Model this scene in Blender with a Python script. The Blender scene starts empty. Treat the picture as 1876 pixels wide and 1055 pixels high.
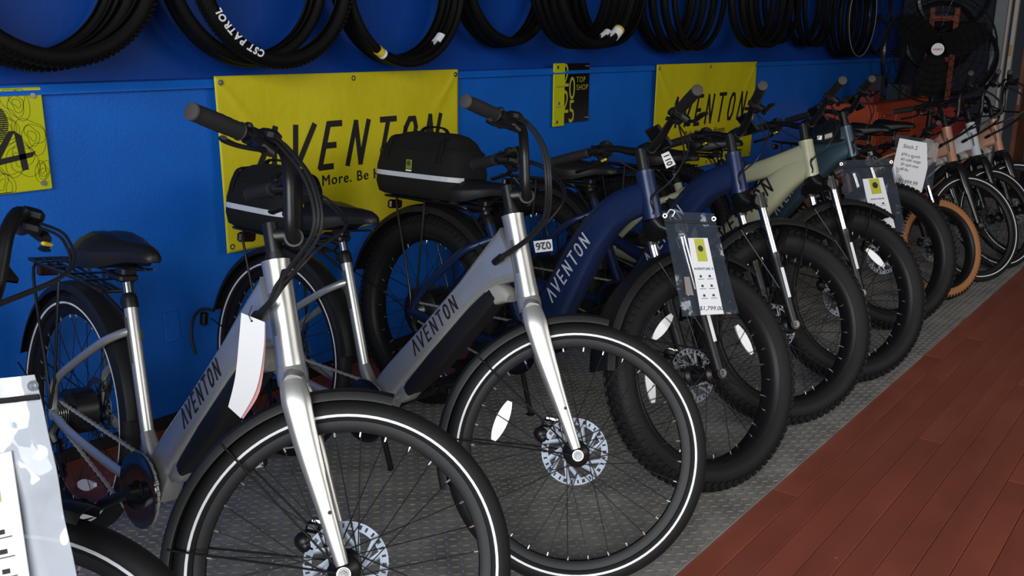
import bpy, math, random
from mathutils import Matrix, Vector
random.seed(7)
scene = bpy.context.scene
COL = scene.collection
PI = math.pi
rad = math.radians

# ------------------------------------------------------------------ camera
cam_data = bpy.data.cameras.new('camera'); cam = bpy.data.objects.new('camera', cam_data); COL.objects.link(cam)
cam_data.sensor_fit = 'HORIZONTAL'; cam_data.sensor_width = 36.0
cam_data.lens = 1722.07 * 36.0 / 1876.0
cam_data.clip_start = 0.05; cam_data.clip_end = 100
_r = Vector((0.61694739, -0.78696882, 0.00748272)); _u = Vector((0.19634093, 0.16311556, 0.96687308)); _f = Vector((0.76211952, 0.59504066, -0.25514791))
CAMH = 1.3912
cam.matrix_world = Matrix(((_r.x, _u.x, -_f.x, 0), (_r.y, _u.y, -_f.y, 0), (_r.z, _u.z, -_f.z, CAMH), (0, 0, 0, 1)))
scene.camera = cam

# ------------------------------------------------------------------ world, light, exposure
world = bpy.data.worlds.new('World'); scene.world = world; world.use_nodes = True
world.node_tree.nodes['Background'].inputs[0].default_value = (0.55, 0.65, 0.8, 1)
world.node_tree.nodes['Background'].inputs[1].default_value = 0.022
def area(name, loc, target, sx, sy, energy, col):
    d = bpy.data.lights.new(name, 'AREA'); d.shape = 'RECTANGLE'; d.size = sx; d.size_y = sy; d.energy = energy; d.color = col
    o = bpy.data.objects.new(name, d); COL.objects.link(o); o.location = loc
    o.rotation_euler = (Vector(target) - Vector(loc)).to_track_quat('-Z', 'Y').to_euler()
    return o
area('daylight_open_shopfront', (-3.2, -1.8, 2.4), (2.6, 1.8, 0.5), 4.6, 2.6, 410, (0.94, 0.97, 1.0))
area('daylight_street_side', (3.4, -4.2, 2.5), (4.4, 1.6, 0.3), 4.6, 1.6, 95, (1.0, 0.96, 0.90))
scene.view_settings.view_transform = 'Standard'; scene.view_settings.look = 'None'
scene.view_settings.exposure = 0.0; scene.view_settings.gamma = 1.0; scene.view_settings.use_curve_mapping = False

# ------------------------------------------------------------------ materials
MATS = {}
def mat(name, col=(.5, .5, .5), rough=.5, metal=0.0, spec=.5, coat=0.0, bump=None, var=None, alpha=1.0, trans=0.0, emit=None):
    if name in MATS: return MATS[name]
    m = bpy.data.materials.new(name); m.use_nodes = True; nt = m.node_tree; b = nt.nodes['Principled BSDF']
    b.inputs['Base Color'].default_value = (*col, 1); b.inputs['Roughness'].default_value = rough; b.inputs['Metallic'].default_value = metal
    b.inputs['Specular IOR Level'].default_value = spec; b.inputs['Coat Weight'].default_value = coat; b.inputs['Alpha'].default_value = alpha
    b.inputs['Transmission Weight'].default_value = trans
    if emit: b.inputs['Emission Color'].default_value = (*emit[0], 1); b.inputs['Emission Strength'].default_value = emit[1]
    tc = nt.nodes.new('ShaderNodeTexCoord')
    if var:
        n = nt.nodes.new('ShaderNodeTexNoise'); n.inputs['Scale'].default_value = var[0]; n.inputs['Detail'].default_value = 6
        nt.links.new(tc.outputs['Object'], n.inputs['Vector'])
        r = nt.nodes.new('ShaderNodeValToRGB'); a = var[1]
        r.color_ramp.elements[0].position = .3; r.color_ramp.elements[1].position = .72
        r.color_ramp.elements[0].color = (*[c * (1 - a) for c in col], 1); r.color_ramp.elements[1].color = (*[min(1, c * (1 + a)) for c in col], 1)
        nt.links.new(n.outputs['Fac'], r.inputs['Fac']); nt.links.new(r.outputs['Color'], b.inputs['Base Color'])
    if bump:
        n = nt.nodes.new('ShaderNodeTexNoise'); n.inputs['Scale'].default_value = bump[0]; n.inputs['Detail'].default_value = 4
        nt.links.new(tc.outputs['Object'], n.inputs['Vector'])
        bp = nt.nodes.new('ShaderNodeBump'); bp.inputs['Strength'].default_value = bump[1]; bp.inputs['Distance'].default_value = bump[2] if len(bump) > 2 else .01
        nt.links.new(n.outputs['Fac'], bp.inputs['Height']); nt.links.new(bp.outputs['Normal'], b.inputs['Normal'])
    MATS[name] = m; return m
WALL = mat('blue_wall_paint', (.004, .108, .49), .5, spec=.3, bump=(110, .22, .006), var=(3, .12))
WALLU = mat('blue_wall_paint_smooth_shaded', (.003, .046, .27), .5, spec=.25, bump=(4, .25, .03), var=(2, .15))  # smoother upper wall; shade around the tires put into a darker blue
RED = mat('red_floor_paint', (.30, .080, .048), .36, bump=(14, .15, .004), var=(5, .18))
_nt = RED.node_tree; _b = _nt.nodes['Principled BSDF']; _src = _b.inputs['Base Color'].links[0].from_socket
_tc = _nt.nodes.new('ShaderNodeNewGeometry')
_v = _nt.nodes.new('ShaderNodeTexVoronoi'); _v.inputs['Scale'].default_value = 9; _nt.links.new(_tc.outputs['Position'], _v.inputs['Vector'])
_n = _nt.nodes.new('ShaderNodeTexNoise'); _n.inputs['Scale'].default_value = 2.2; _n.inputs['Detail'].default_value = 8; _nt.links.new(_tc.outputs['Position'], _n.inputs['Vector'])
_c1 = _nt.nodes.new('ShaderNodeMath'); _c1.operation = 'LESS_THAN'; _c1.inputs[1].default_value = .035; _nt.links.new(_v.outputs['Distance'], _c1.inputs[0])
_c2 = _nt.nodes.new('ShaderNodeMath'); _c2.operation = 'GREATER_THAN'; _c2.inputs[1].default_value = .56; _nt.links.new(_n.outputs['Fac'], _c2.inputs[0])
_c3 = _nt.nodes.new('ShaderNodeMath'); _c3.operation = 'MULTIPLY'; _nt.links.new(_c1.outputs[0], _c3.inputs[0]); _nt.links.new(_c2.outputs[0], _c3.inputs[1])
_mx = _nt.nodes.new('ShaderNodeMix'); _mx.data_type = 'RGBA'; _nt.links.new(_c3.outputs[0], _mx.inputs[0]); _nt.links.new(_src, _mx.inputs[6]); _mx.inputs[7].default_value = (.34, .24, .2, 1)
_rr = _nt.nodes.new('ShaderNodeMapRange'); _rr.inputs[1].default_value = .35; _rr.inputs[2].default_value = .7; _rr.inputs[3].default_value = .28; _rr.inputs[4].default_value = .55
_nt.links.new(_n.outputs['Fac'], _rr.inputs[0]); _nt.links.new(_rr.outputs[0], _b.inputs['Roughness']); _nt.links.new(_mx.outputs[2], _b.inputs['Base Color'])
BOARD = mat('dark_subfloor', (.02, .012, .01), .8)
PLATE = mat('tread_plate_steel', (.33, .315, .285), .48, .25, var=(9, .3))
LOZ = mat('tread_lozenge_steel', (.85, .83, .78), .22, .75)
BLACKBASE = mat('black_baseboard', (.008, .008, .009), .6)
RUBBER = mat('tire_rubber', (.0095, .0095, .010), .62, spec=.26, bump=(220, .15, .002))
RUBBERD = mat('tire_rubber_new', (.0032, .0032, .0034), .6, spec=.14, bump=(90, .2, .003))
TAN = mat('tan_sidewall', (.34, .135, .045), .6)
STRIPE = mat('reflective_white', (.8, .82, .84), .35)
RIM = mat('black_rim', (.007, .007, .008), .5, spec=.35)
SPOKE = mat('black_spoke', (.012, .012, .012), .35, .3)
NIPPLE = mat('silver_nipple', (.85, .85, .83), .25, .9)
BLACK = mat('satin_black_metal', (.007, .007, .0075), .38, spec=.42)
PLASTIC = mat('black_plastic', (.007, .007, .0075), .5, spec=.35)
GRIP = mat('grip_rubber', (.011, .0105, .0105), .7)
GRIPEND = mat('grip_end_rubber', (.050, .043, .040), .75)
SADDLE = mat('saddle_vinyl', (.009, .009, .010), .45, spec=.38, bump=(180, .12, .002))
CHROME = mat('chrome', (.62, .62, .64), .16, 1.0)
STEEL = mat('brushed_steel', (.5, .5, .5), .32, 1.0)
ROTOR = mat('rotor_steel', (.155, .175, .21), .42, .95)
FENDER = mat('fender_black', (.009, .009, .009), .46, spec=.35)
CABLE = mat('cable_housing', (.012, .012, .012), .5)
FABRIC = mat('bag_fabric', (.008, .008, .008), .85, spec=.25, bump=(260, .35, .003))
WEB = mat('bag_webbing', (.006, .006, .006), .8, spec=.2)
REFL = mat('reflective_strip', (.55, .58, .62), .5)
PAPER = mat('white_paper', (.78, .78, .80), .7)
PINK = mat('pink_paper', (.72, .36, .36), .7)
INK = mat('black_ink', (.008, .008, .008), .6)
GREYINK = mat('grey_ink', (.12, .12, .13), .7)
YEL = mat('banner_vinyl', (.56, .48, .006), .5, bump=(3.5, .28, .05))
SIGNY = mat('sign_acrylic', (.48, .50, .004), .25)
SIGNK = mat('sign_black', (.006, .006, .006), .2)
LIME = mat('lime_print', (.45, .45, .02), .5)
POUCH = mat('clear_vinyl', (.06, .075, .10), .10, spec=.7, alpha=.36, bump=(7, .35, .02))
POUCHG = mat('crinkled_clear_vinyl_glare', (.66, .70, .76), .06, spec=1.0, alpha=.62, coat=1.0, bump=(3, .8, .08))  # clear sleeve whitened: reflected daylight put into the base colour
LENS = mat('white_reflector', (.82, .82, .84), .22, spec=.6, coat=.5)
YLENS = mat('yellow_tab', (.75, .6, .03), .4)
def paint(name, col, metal=.0, rough=.3, coat=.3): return mat(name, col, rough, metal, coat=coat)
SILVER = paint('silver_paint', (.53, .53, .51), .75, .32, .25)
NAVY = paint('navy_paint', (.008, .021, .080), .25, .38, .12)
SAGE = paint('sage_paint', (.40, .40, .255), .0, .35, .2)
TEAL = paint('teal_paint', (.028, .062, .085), .2, .36, .15)
COPPER = paint('copper_paint', (.52, .27, .17), .3, .35, .2)
WHITEP = paint('white_paint', (.55, .58, .60), .0, .3, .3)
BLACKP = paint('black_paint', (.010, .010, .011), .1, .3, .3)
GUARD = paint('gloss_black_guard', (.006, .008, .012), .0, .12, .6)

# ------------------------------------------------------------------ mesh builder
class G:
    def __init__(s): s.v = []; s.f = []
    def add(s, vs, fs):
        o = len(s.v); s.v += [tuple(v) for v in vs]; s.f += [tuple(i + o for i in f) for f in fs]; return s
    def box(s, c, d, m=None):
        x, y, z = [k / 2 for k in d]; c = Vector(c)
        vs = [Vector((i * x, j * y, k * z)) for i in (-1, 1) for j in (-1, 1) for k in (-1, 1)]
        vs = [c + ((m @ v) if m else v) for v in vs]
        return s.add(vs, [(0, 1, 3, 2), (4, 6, 7, 5), (0, 4, 5, 1), (2, 3, 7, 6), (0, 2, 6, 4), (1, 5, 7, 3)])
    def cbox(s, c, d, ch, m=None):
        """box with its four upright (local z) edges and top edges chamfered"""
        x, y, z = [k / 2 for k in d]; c = Vector(c); rings = []
        for zz, k in ((-z, ch), (-z + ch, 0), (z - ch, 0), (z, ch)):
            a, b, e = x - k, y - k, ch
            rings.append([(a, -b + e, zz), (a, b - e, zz), (a - e, b, zz), (-a + e, b, zz), (-a, b - e, zz), (-a, -b + e, zz), (-a + e, -b, zz), (a - e, -b, zz)])
        vs = [c + ((m @ Vector(p)) if m else Vector(p)) for r in rings for p in r]
        fs = [(i * 8 + j, i * 8 + (j + 1) % 8, i * 8 + 8 + (j + 1) % 8, i * 8 + 8 + j) for i in range(3) for j in range(8)]
        fs += [tuple(range(7, -1, -1)), tuple(range(24, 32))]
        return s.add(vs, fs)
    def sweep(s, path, radii, hint=None, n=12, e=2.0, caps=True, closed=False):
        P = [Vector(p) for p in path]; N = len(P)
        if not isinstance(radii, (list, tuple)): radii = [radii] * N
        if isinstance(radii, tuple): radii = [radii] * N
        T = []
        for i in range(N):
            a = P[(i - 1) % N] if (closed or i > 0) else P[0]; b = P[(i + 1) % N] if (closed or i < N - 1) else P[-1]
            T.append((b - a).normalized())
        if hint is None:
            t = T[0]; sd = t.orthogonal().normalized()
        vs = []
        for i in range(N):
            if hint is not None: sd = Vector(hint)
            sd = (sd - T[i] * sd.dot(T[i])).normalized(); up = T[i].cross(sd)
            r = radii[i]; a, b = r if isinstance(r, (tuple, list)) else (r, r)
            for k in range(n):
                th = 2 * PI * k / n; ct, st = math.cos(th), math.sin(th)
                x = math.copysign(abs(ct) ** (2 / e), ct); y = math.copysign(abs(st) ** (2 / e), st)
                vs.append(P[i] + sd * (a * x) + up * (b * y))
        M = N if closed else N - 1
        fs = [(i * n + k, i * n + (k + 1) % n, ((i + 1) % N) * n + (k + 1) % n, ((i + 1) % N) * n + k) for i in range(M) for k in range(n)]
        if caps and not closed: fs += [tuple(range(n - 1, -1, -1)), tuple((N - 1) * n + k for k in range(n))]
        return s.add(vs, fs)
    def cyl(s, a, b, r, n=16, r2=None): return s.sweep([a, b], [r, r if r2 is None else r2], n=n)
    def lathe(s, prof, n=48, closed=True, c=(0, 0, 0), a0=0, a1=2 * PI):
        """revolve profile [(radius, y)] round the Y axis"""
        full = abs(a1 - a0 - 2 * PI) < 1e-6; K = n if full else n + 1; m = len(prof); c = Vector(c)
        vs = [c + Vector((r * math.cos(a0 + (a1 - a0) * i / n), y, r * math.sin(a0 + (a1 - a0) * i / n))) for i in range(K) for r, y in prof]
        fs = [(i * m + j, ((i + 1) % K) * m + j, ((i + 1) % K) * m + (j + 1) % m, i * m + (j + 1) % m) for i in range(n) for j in range(m if closed else m - 1)]
        if not full and closed: fs += [tuple(range(m)), tuple(n * m + j for j in range(m - 1, -1, -1))]
        return s.add(vs, fs)
    def loft(s, secs, caps=True):
        n = len(secs[0]); vs = [p for q in secs for p in q]
        fs = [(i * n + k, i * n + (k + 1) % n, (i + 1) * n + (k + 1) % n, (i + 1) * n + k) for i in range(len(secs) - 1) for k in range(n)]
        if caps: fs += [tuple(range(n - 1, -1, -1)), tuple((len(secs) - 1) * n + k for k in range(n))]
        return s.add(vs, fs)
    def ball(s, c, r, n=12, m=8):
        rx, ry, rz = r if isinstance(r, (tuple, list)) else (r, r, r); c = Vector(c)
        vs = [c + Vector((0, 0, -rz))]
        for i in range(1, m):
            ph = -PI / 2 + PI * i / m
            vs += [c + Vector((rx * math.cos(ph) * math.cos(2 * PI * k / n), ry * math.cos(ph) * math.sin(2 * PI * k / n), rz * math.sin(ph))) for k in range(n)]
        vs.append(c + Vector((0, 0, rz)))
        fs = [(0, 1 + (k + 1) % n, 1 + k) for k in range(n)]
        for i in range(m - 2): fs += [(1 + i * n + k, 1 + i * n + (k + 1) % n, 1 + (i + 1) * n + (k + 1) % n, 1 + (i + 1) * n + k) for k in range(n)]
        L = len(vs) - 1; fs += [(1 + (m - 2) * n + k, 1 + (m - 2) * n + (k + 1) % n, L) for k in range(n)]
        return s.add(vs, fs)
    def xf(s, M): s.v = [tuple(M @ Vector(v)) for v in s.v]; return s
    def mesh(s, name, m, smooth=35):
        me = bpy.data.meshes.new(name); me.from_pydata(s.v, [], s.f); me.materials.append(m)
        if smooth:
            me.polygons.foreach_set('use_smooth', [True] * len(me.polygons)); me.update(); me.set_sharp_from_angle(angle=rad(smooth))
        me.update(); return me
    def build(s, name, m, parent=None, smooth=35): return link(name, s.mesh(name, m, smooth), parent)
def link(name, me, parent=None, mtx=None):
    o = bpy.data.objects.new(name, me); COL.objects.link(o)
    if parent is not None: o.parent = parent
    if mtx is not None: o.matrix_local = mtx
    return o
def empty(name, label, cat, mtx=None, group=None):
    o = link(name, None, None, mtx); o.empty_display_size = .1; tag(o, label, cat, group); return o
def tag(o, label, cat, group=None):
    o['label'] = label; o['category'] = cat
    if group: o['group'] = group
    return o
def cr(pts, k=5):
    P = [Vector(p) for p in pts]; out = []
    for i in range(len(P) - 1):
        a = P[max(0, i - 1)]; b = P[i]; c = P[i + 1]; d = P[min(len(P) - 1, i + 2)]
        for j in range(k):
            t = j / k
            out.append(.5 * ((2 * b) + (c - a) * t + (2 * a - 5 * b + 4 * c - d) * t * t + (3 * b - a - 3 * c + d) * t ** 3))
    out.append(P[-1]); return out
def lerp_r(rs, k=5):
    out = []
    for i in range(len(rs) - 1):
        for j in range(k):
            t = j / k; a, b = rs[i], rs[i + 1]
            out.append(tuple(x + (y - x) * t for x, y in zip(a, b)) if isinstance(a, tuple) else a + (b - a) * t)
    out.append(rs[-1]); return out

# ------------------------------------------------------------------ lettering
def text_geo(txt, size, o, ux, uy, align='LEFT', lift=.0006, shear=0.0, space=1.0, bold=0.0, sx=1.0):
    cu = bpy.data.curves.new('lettering_curve', 'FONT'); cu.body = txt; cu.size = size; cu.align_x = align; cu.shear = shear; cu.space_character = space
    cu.offset = bold; cu.resolution_u = 3; cu.fill_mode = 'FRONT'
    ob = bpy.data.objects.new('lettering_curve', cu); COL.objects.link(ob); bpy.context.view_layer.update()
    dg = bpy.context.evaluated_depsgraph_get(); me = bpy.data.meshes.new_from_object(ob.evaluated_get(dg))
    o = Vector(o); ux = Vector(ux).normalized(); uy = Vector(uy).normalized(); nz = ux.cross(uy)
    g = G(); g.add([o + ux * (v.co.x * sx) + uy * v.co.y + nz * lift for v in me.vertices], (me.calc_loop_triangles(), [tuple(t.vertices) for t in me.loop_triangles])[1])
    bpy.data.objects.remove(ob); bpy.data.meshes.remove(me); bpy.data.curves.remove(cu)
    return g
LET = {'A': [[(0, 0), (.28, 1), (.46, 0)]], 'V': [[(0, 1), (.2, 0), (.46, 1)]], 'E': [[(.38, 1), (.05, 1), (.05, 0), (.38, 0)], [(.05, .5), (.34, .5)]],
       'N': [[(0.03, 0), (.03, 1), (.4, 0), (.4, 1)]], 'T': [[(.0, 1), (.44, 1)], [(.22, 1), (.22, 0)]],
       'O': [[(.04, .25), (.04, .75), (.12, .96), (.28, .96), (.38, .75), (.38, .25), (.28, .04), (.12, .04), (.04, .25), (.04, .75)]]}
def wordmark(o, ux, uy, width, height, thick, slant=.22, lift=.0006, word='AVENTON', gap=.62):
    g = G(); o = Vector(o); ux = Vector(ux).normalized(); uy = Vector(uy).normalized(); nz = ux.cross(uy)
    n = len(word); pitch = width / (n - 1 + .44 / gap * .9); lw = pitch * gap / .44 * .44
    t = thick / 2
    for i, ch in enumerate(word):
        for k, st in enumerate(LET[ch]):
            pts = [(i * pitch + (p[0] / .44) * pitch * gap + (p[1] - .5) * height * slant, p[1] * height) for p in st]
            for a, b in zip(pts[:-1], pts[1:]):
                d = Vector((b[0] - a[0], b[1] - a[1])); L = d.length; d /= L; nn = Vector((-d.y, d.x)) * t
                a2 = Vector(a) - d * t * .6; b2 = Vector(b) + d * t * .6
                q = [a2 - nn, b2 - nn, b2 + nn, a2 + nn]
                g.add([o + ux * p.x + uy * p.y + nz * (lift + .00002 * k) for p in q], [(0, 1, 2, 3)])
    return g

# ================================================================== the setting
YW = 2.985; ZL = 1.217; YE = 1.0386; YP = 2.56
floor = G().box((4.5, .2, -.045), (15, 6.2, .05)).build('floor', BOARD, None, 0); floor['kind'] = 'structure'
pm = G().cbox((0, 0, 0), (1, .0815, .018), .0012).mesh('plank', RED, 0)
def planks(y0, y1, x0, x1, joints):
    n = int((y1 - y0) / .083); y = y1 - .0415
    for i in range(n):
        xs = [x0] + sorted(random.uniform(x0 + .6, x1 - .6) for _ in range(joints)) + [x1]
        for a, b in zip(xs[:-1], xs[1:]):
            if b - a < .15: continue
            o = link('plank', pm, floor); o.location = ((a + b) / 2, y, -.0145 + random.uniform(-.0006, .0006)); o.scale = (b - a - .0015, 1, 1)
        y -= .083
planks(-1.6, YE + .0, .6, 11.8, 2)
planks(YP, 3.06, -.4, 11.8, 1)
plate = G().box(((-.3 + 9.6) / 2, (YE + YP) / 2, -.0035), (9.9, YP - YE, .007)).build('tread_plate', PLATE, floor, 0)
g = G(); p = .0262; nx = int(9.8 / p); ny = int((YP - YE - .01) / p)
for i in range(nx):
    for j in range(ny):
        cx = -.28 + i * p; cy = YE + .012 + j * p
        if cx < .5 and cy < 1.6: continue
        s = 1 if (i + j) % 2 else -1; dx, dy = .7071, .7071 * s
        def q(a, b, h): return (cx + dx * a - dy * b, cy + dy * a + dx * b, h)
        L, w = .0125, .0036
        o = len(g.v)
        g.v += [q(-L, 0, 0), q(-L * .4, -w, 0), q(L * .4, -w, 0), q(L, 0, 0), q(L * .4, w, 0), q(-L * .4, w, 0), q(-L * .45, 0, .0021), q(L * .45, 0, .0021)]
        g.f += [(o, o + 1, o + 6), (o + 1, o + 2, o + 7, o + 6), (o + 2, o + 3, o + 7), (o + 3, o + 4, o + 7), (o + 4, o + 5, o + 6, o + 7), (o + 5, o, o + 6)]
lz = g.build('tread_lozenges', LOZ, plate, 0); lz['kind'] = 'stuff'
# back wall: thicker dado with a ledge strip, upper wall set back
wall = G().box((4.5, YW + .1, ZL / 2), (15, .2, ZL)).build('wall_back', WALL, None, 0); wall['kind'] = 'structure'
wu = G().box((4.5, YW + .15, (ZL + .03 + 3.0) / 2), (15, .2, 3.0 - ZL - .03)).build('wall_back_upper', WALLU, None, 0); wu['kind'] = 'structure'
tr = G(); pf = [(YW + .06, ZL + .034), (YW - .012, ZL + .030), (YW - .025, ZL + .006), (YW - .025, ZL), (YW + .06, ZL)]
tr.loft([[(x, y, z) for y, z in pf] for x in (-3, 12)])
tr.build('trim_1', WALL, None, 20)['kind'] = 'structure'
bb = G().box((4.5, YW - .006, .0225), (15, .012, .045)).build('baseboard_back', BLACKBASE, None, 0); bb['kind'] = 'structure'
op = G().cbox((0, 0, 0), (.062, .115, .007), .0025, Matrix.Rotation(rad(90), 3, 'X')).build('outlet_cover', WALL, None, 25)
op.location = (1.813, YW - .0035, .375); tag(op, 'small blank outlet cover painted blue on the wall', 'outlet cover')
# end wall with door casing
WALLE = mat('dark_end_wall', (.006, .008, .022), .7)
XE = 10.2
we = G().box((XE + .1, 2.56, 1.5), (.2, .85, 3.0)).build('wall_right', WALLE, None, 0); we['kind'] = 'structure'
GREY = mat('grey_casing', (.20, .22, .23), .5); CREAM = mat('cream_jamb', (.50, .45, .40), .5); BROWN = mat('brown_door', (.16, .055, .022), .5, var=(6, .3)); DARK = mat('dark_interior', (.02, .012, .008), .8)
c1 = G().cbox((XE - .02, 2.075, 1.5), (.05, .115, 3.0), .006).build('trim_2', GREY, None, 0); c1['kind'] = 'structure'
c2 = G().cbox((XE - .03, 2.008, 1.5), (.06, .022, 3.0), .004).build('trim_3', CREAM, None, 0); c2['kind'] = 'structure'
c3 = G().cbox((XE + .02, 1.958, 1.5), (.06, .036, 3.0), .004).build('trim_4', CREAM, None, 0); c3['kind'] = 'structure'
d1 = G().cbox((XE + .25, 1.83, 1.1), (.5, .045, 2.2), .004).build('door_1', BROWN, None, 0); d1['kind'] = 'structure'
G().cbox((XE - .004, 1.83, .9), (.012, .02, .16), .004).build('door_handle', STEEL, d1)
G().cbox((XE - .012, 1.962, 1.33), (.008, .022, .10), .003).build('strike_plate', mat('brass', (.8, .5, .15), .3, .9), c3)
wf = G().box((XE + 1.5, .4, 1.5), (.1, 3.0, 3.0)).build('wall_far', DARK, None, 0); wf['kind'] = 'structure'

# ================================================================== banners and signs on the wall
def banner(x0, x1, z0, z1, label, seed):
    r = random.Random(seed)
    root = empty('banner', label, 'banner', Matrix.Translation((x0, YW, z0)), 'yellow banners on the blue wall')
    W = x1 - x0; H = z1 - z0; nx, nz = 120, 60; gg = G(); ph = [r.uniform(0, 6) for _ in range(6)]
    def yy(u, v):
        w = .004 * math.sin(9 * u + ph[0] + 2.2 * v) + .003 * math.sin(17 * u - 3 * v + ph[1]) * (1 - v * .4)
        for cu, cv in ((0, 1), (1, 1)):       # folds pulled from the top corners
            du, dv = abs(u - cu) * W, abs(v - cv) * H; a = math.atan2(dv, du + 1e-6); d = math.hypot(du, dv)
            w += .006 * math.exp(-((a - .85) / .12) ** 2) * math.exp(-d / .35)
        return -.036 - w
    def pt(u, v): return (u * W, yy(u, v), v * H)
    for j in range(nz + 1):
        for i in range(nx + 1): gg.v.append(pt(i / nx, j / nz))
    gg.f = [(j * (nx + 1) + i, j * (nx + 1) + i + 1, (j + 1) * (nx + 1) + i + 1, (j + 1) * (nx + 1) + i) for j in range(nz) for i in range(nx)]
    cl = gg.build('banner_cloth', YEL, root, 60)
    md = cl.modifiers.new('thickness', 'SOLIDIFY'); md.thickness = .0012; md.offset = 1
    def drape(g2):
        g2.v = [(x, yy(x / W, z / H) - .0030, z) for x, y, z in g2.v]; return g2
    drape(wordmark((.135 * W, 0, .425 * H), (1, 0, 0), (0, 0, 1), .775 * W, .265 * H, .025, slant=.30, gap=.56)).build('wordmark', INK, root, 0)
    sg = G()
    for k_ in (-1, 0, 1):
        t_ = text_geo('Ride More. Be Happy.', .061, (.482 * W + .0012 * k_, 0, .31 * H + .0006 * k_), (1, 0, 0), (0, 0, 1), 'CENTER', space=1.14); sg.add(t_.v, t_.f)
    drape(sg).build('slogan', INK, root, 0)
    for u in (.018, .5, .982):
        for v in (.035, .965):
            y = yy(u, v) - .002
            G().lathe([(.011, -.001), (.011, .001), (.006, .001), (.006, -.001)], 16, c=(u * W, y - .001, v * H)).build('grommet', STEEL, root)
    for u in (.018, .982):
        G().ball((u * W, yy(u, .965) - .004, .965 * H), (.006, .004, .006), 10, 6).build('screw', STEEL, root)
    return root
banner(2.043, 3.36, .612, 1.258, 'yellow vinyl banner with black lettering behind the two silver bicycles', 3)
banner(5.20, 6.66, .565, 1.252, 'yellow vinyl banner farther along the wall behind the navy bicycles', 5)
# plaque with half of a date, left edge
s24 = empty('sign_plaque', 'square lime plaque with contour lines and the digits 24 at the left edge', 'sign', Matrix.Translation((1.118, YW, .925)))
SW = .315
G().cbox((SW / 2, -.016, SW / 2), (SW, .009, SW), .003).build('panel', SIGNY, s24, 0)
yf = -.0212
CONT = mat('contour_print', (.20, .21, .003), .3)
gc = G(); r = random.Random(11)
for (cx, cz, rr) in ((.235, .27, .045), (.27, .17, .05), (.22, .10, .06), (.29, .06, .03), (.16, .03, .05), (.06, .25, .05), (.05, .06, .05), (.20, .20, .04), (.12, .29, .04)):
    for k in range(4):
        pts = []; ph = r.uniform(0, 6)
        for i in range(25):
            a = 2 * PI * i / 24; q = rr * (.3 + .25 * k) * (1 + .25 * math.sin(2 * a + ph) + .15 * math.sin(3 * a + ph * 2))
            pts.append((min(SW - .004, max(.004, cx + q * .8 * math.cos(a))), yf, min(SW - .004, max(.004, cz + q * math.sin(a)))))
        for a, b in zip(pts[:-1], pts[1:]):
            a, b = Vector(a), Vector(b); d = (b - a)
            if d.length < 1e-5: continue
            d.normalize(); nn = Vector((-d.z, 0, d.x)) * .0011
            gc.add([a - nn, b - nn, b + nn, a + nn], [(0, 1, 2, 3)])
gc.build('contour_lines', CONT, s24, 0)
gd = G(); cx, cz, R0 = .135, .213, .068
for k in range(22):
    z0 = cz - R0 + 2 * R0 * k / 22; h = 2 * R0 / 22 * (.62 + .3 * k / 22); zm = z0 + h / 2; hw = math.sqrt(max(0, R0 * R0 - (zm - cz) ** 2))
    gd.add([(cx - hw, yf - .0003, z0), (cx + hw, yf - .0003, z0), (cx + hw, yf - .0003, z0 + h), (cx - hw, yf - .0003, z0 + h)], [(0, 1, 2, 3)])
gd.build('striped_disc', INK, s24, 0)
g4 = G()
for q in ([(.215, .188), (.238, .172), (.247, .068), (.227, .066)], [(.200, .188), (.219, .188), (.168, .108), (.138, .104)], [(.138, .104), (.275, .122), (.262, .105), (.145, .086)],
          [(.02, .075), (.165, .092), (.150, .070), (.01, .055)], [(.02, .075), (.045, .078), (.135, .150), (.115, .165)], [(.115, .165), (.135, .150), (.120, .185), (.08, .19)]):
    g4.add([(x, yf - .0005, z) for x, z in q], [(0, 1, 2, 3)])
g4.build('digits', INK, s24, 0)
for x, z in ((.02, .02), (SW - .03, .022), (.02, SW - .024), (SW - .032, SW - .024)):
    G().cyl((x, 0, z), (x, -.028, z), .0085, 14).build('standoff_screw', STEEL, s24)
# top shop plaque
s25 = empty('sign_plaque', 'narrow black and lime plaque reading 2025 top shop between the banners', 'sign', Matrix.Translation((4.138, YW, .945)))
G().cbox((.052, -.020, .1625), (.104, .008, .332), .003).build('panel', SIGNY, s25, 0)
G().cbox((.225, -.016, .168), (.245, .006, .315), .002).build('dark_panel', SIGNK, s25, 0)
def st(txt, size, x, z, m, name='lettering', y=-.0195, **k): text_geo(txt, size, (x, y, z), (1, 0, 0), (0, 0, 1), **k).build(name, m, s25, 0)
DIG = mat('lime_digit', (.42, .40, .03), .3)
st('2', .175, .086, .205, DIG, sx=.72); st('0', .175, .146, .135, DIG, sx=.72); st('2', .175, .086, .065, DIG, sx=.72); st('5', .175, .146, .012, DIG, sx=.72)
st('TOP', .042, .218, .225, DIG, space=1.15); st('SHOP', .042, .218, .183, DIG, space=1.15)
st('AVENTON', .016, .02, .20, GREYINK, y=-.0245); st('AVENTON', .010, .026, .095, GREYINK, y=-.0245)
G().lathe([(.010, -.0003), (.010, 0), (.0, 0), (.0, -.0003)], 18, c=(.052, -.0245, .118)).build('round_emblem', GREYINK, s25, 0)
for x, z in ((.028, .022), (.33, .03), (.028, .308), (.33, .31)):
    G().cyl((x, 0, z), (x, -.031, z), .0085, 14).build('standoff_screw', STEEL, s25)

# ================================================================== bicycles
CACHE = {}
def cached(key, fn, m, smooth=35):
    if key not in CACHE: CACHE[key] = fn().mesh(key, m, smooth)
    return CACHE[key]
CITY = dict(L=1.225, R=.348, HT=(.9452, .946), HB=(1.025, .737))
FAT = dict(L=1.2043, R=.372, HT=(.9065, .9796), HB=(.9523, .8477))

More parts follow.
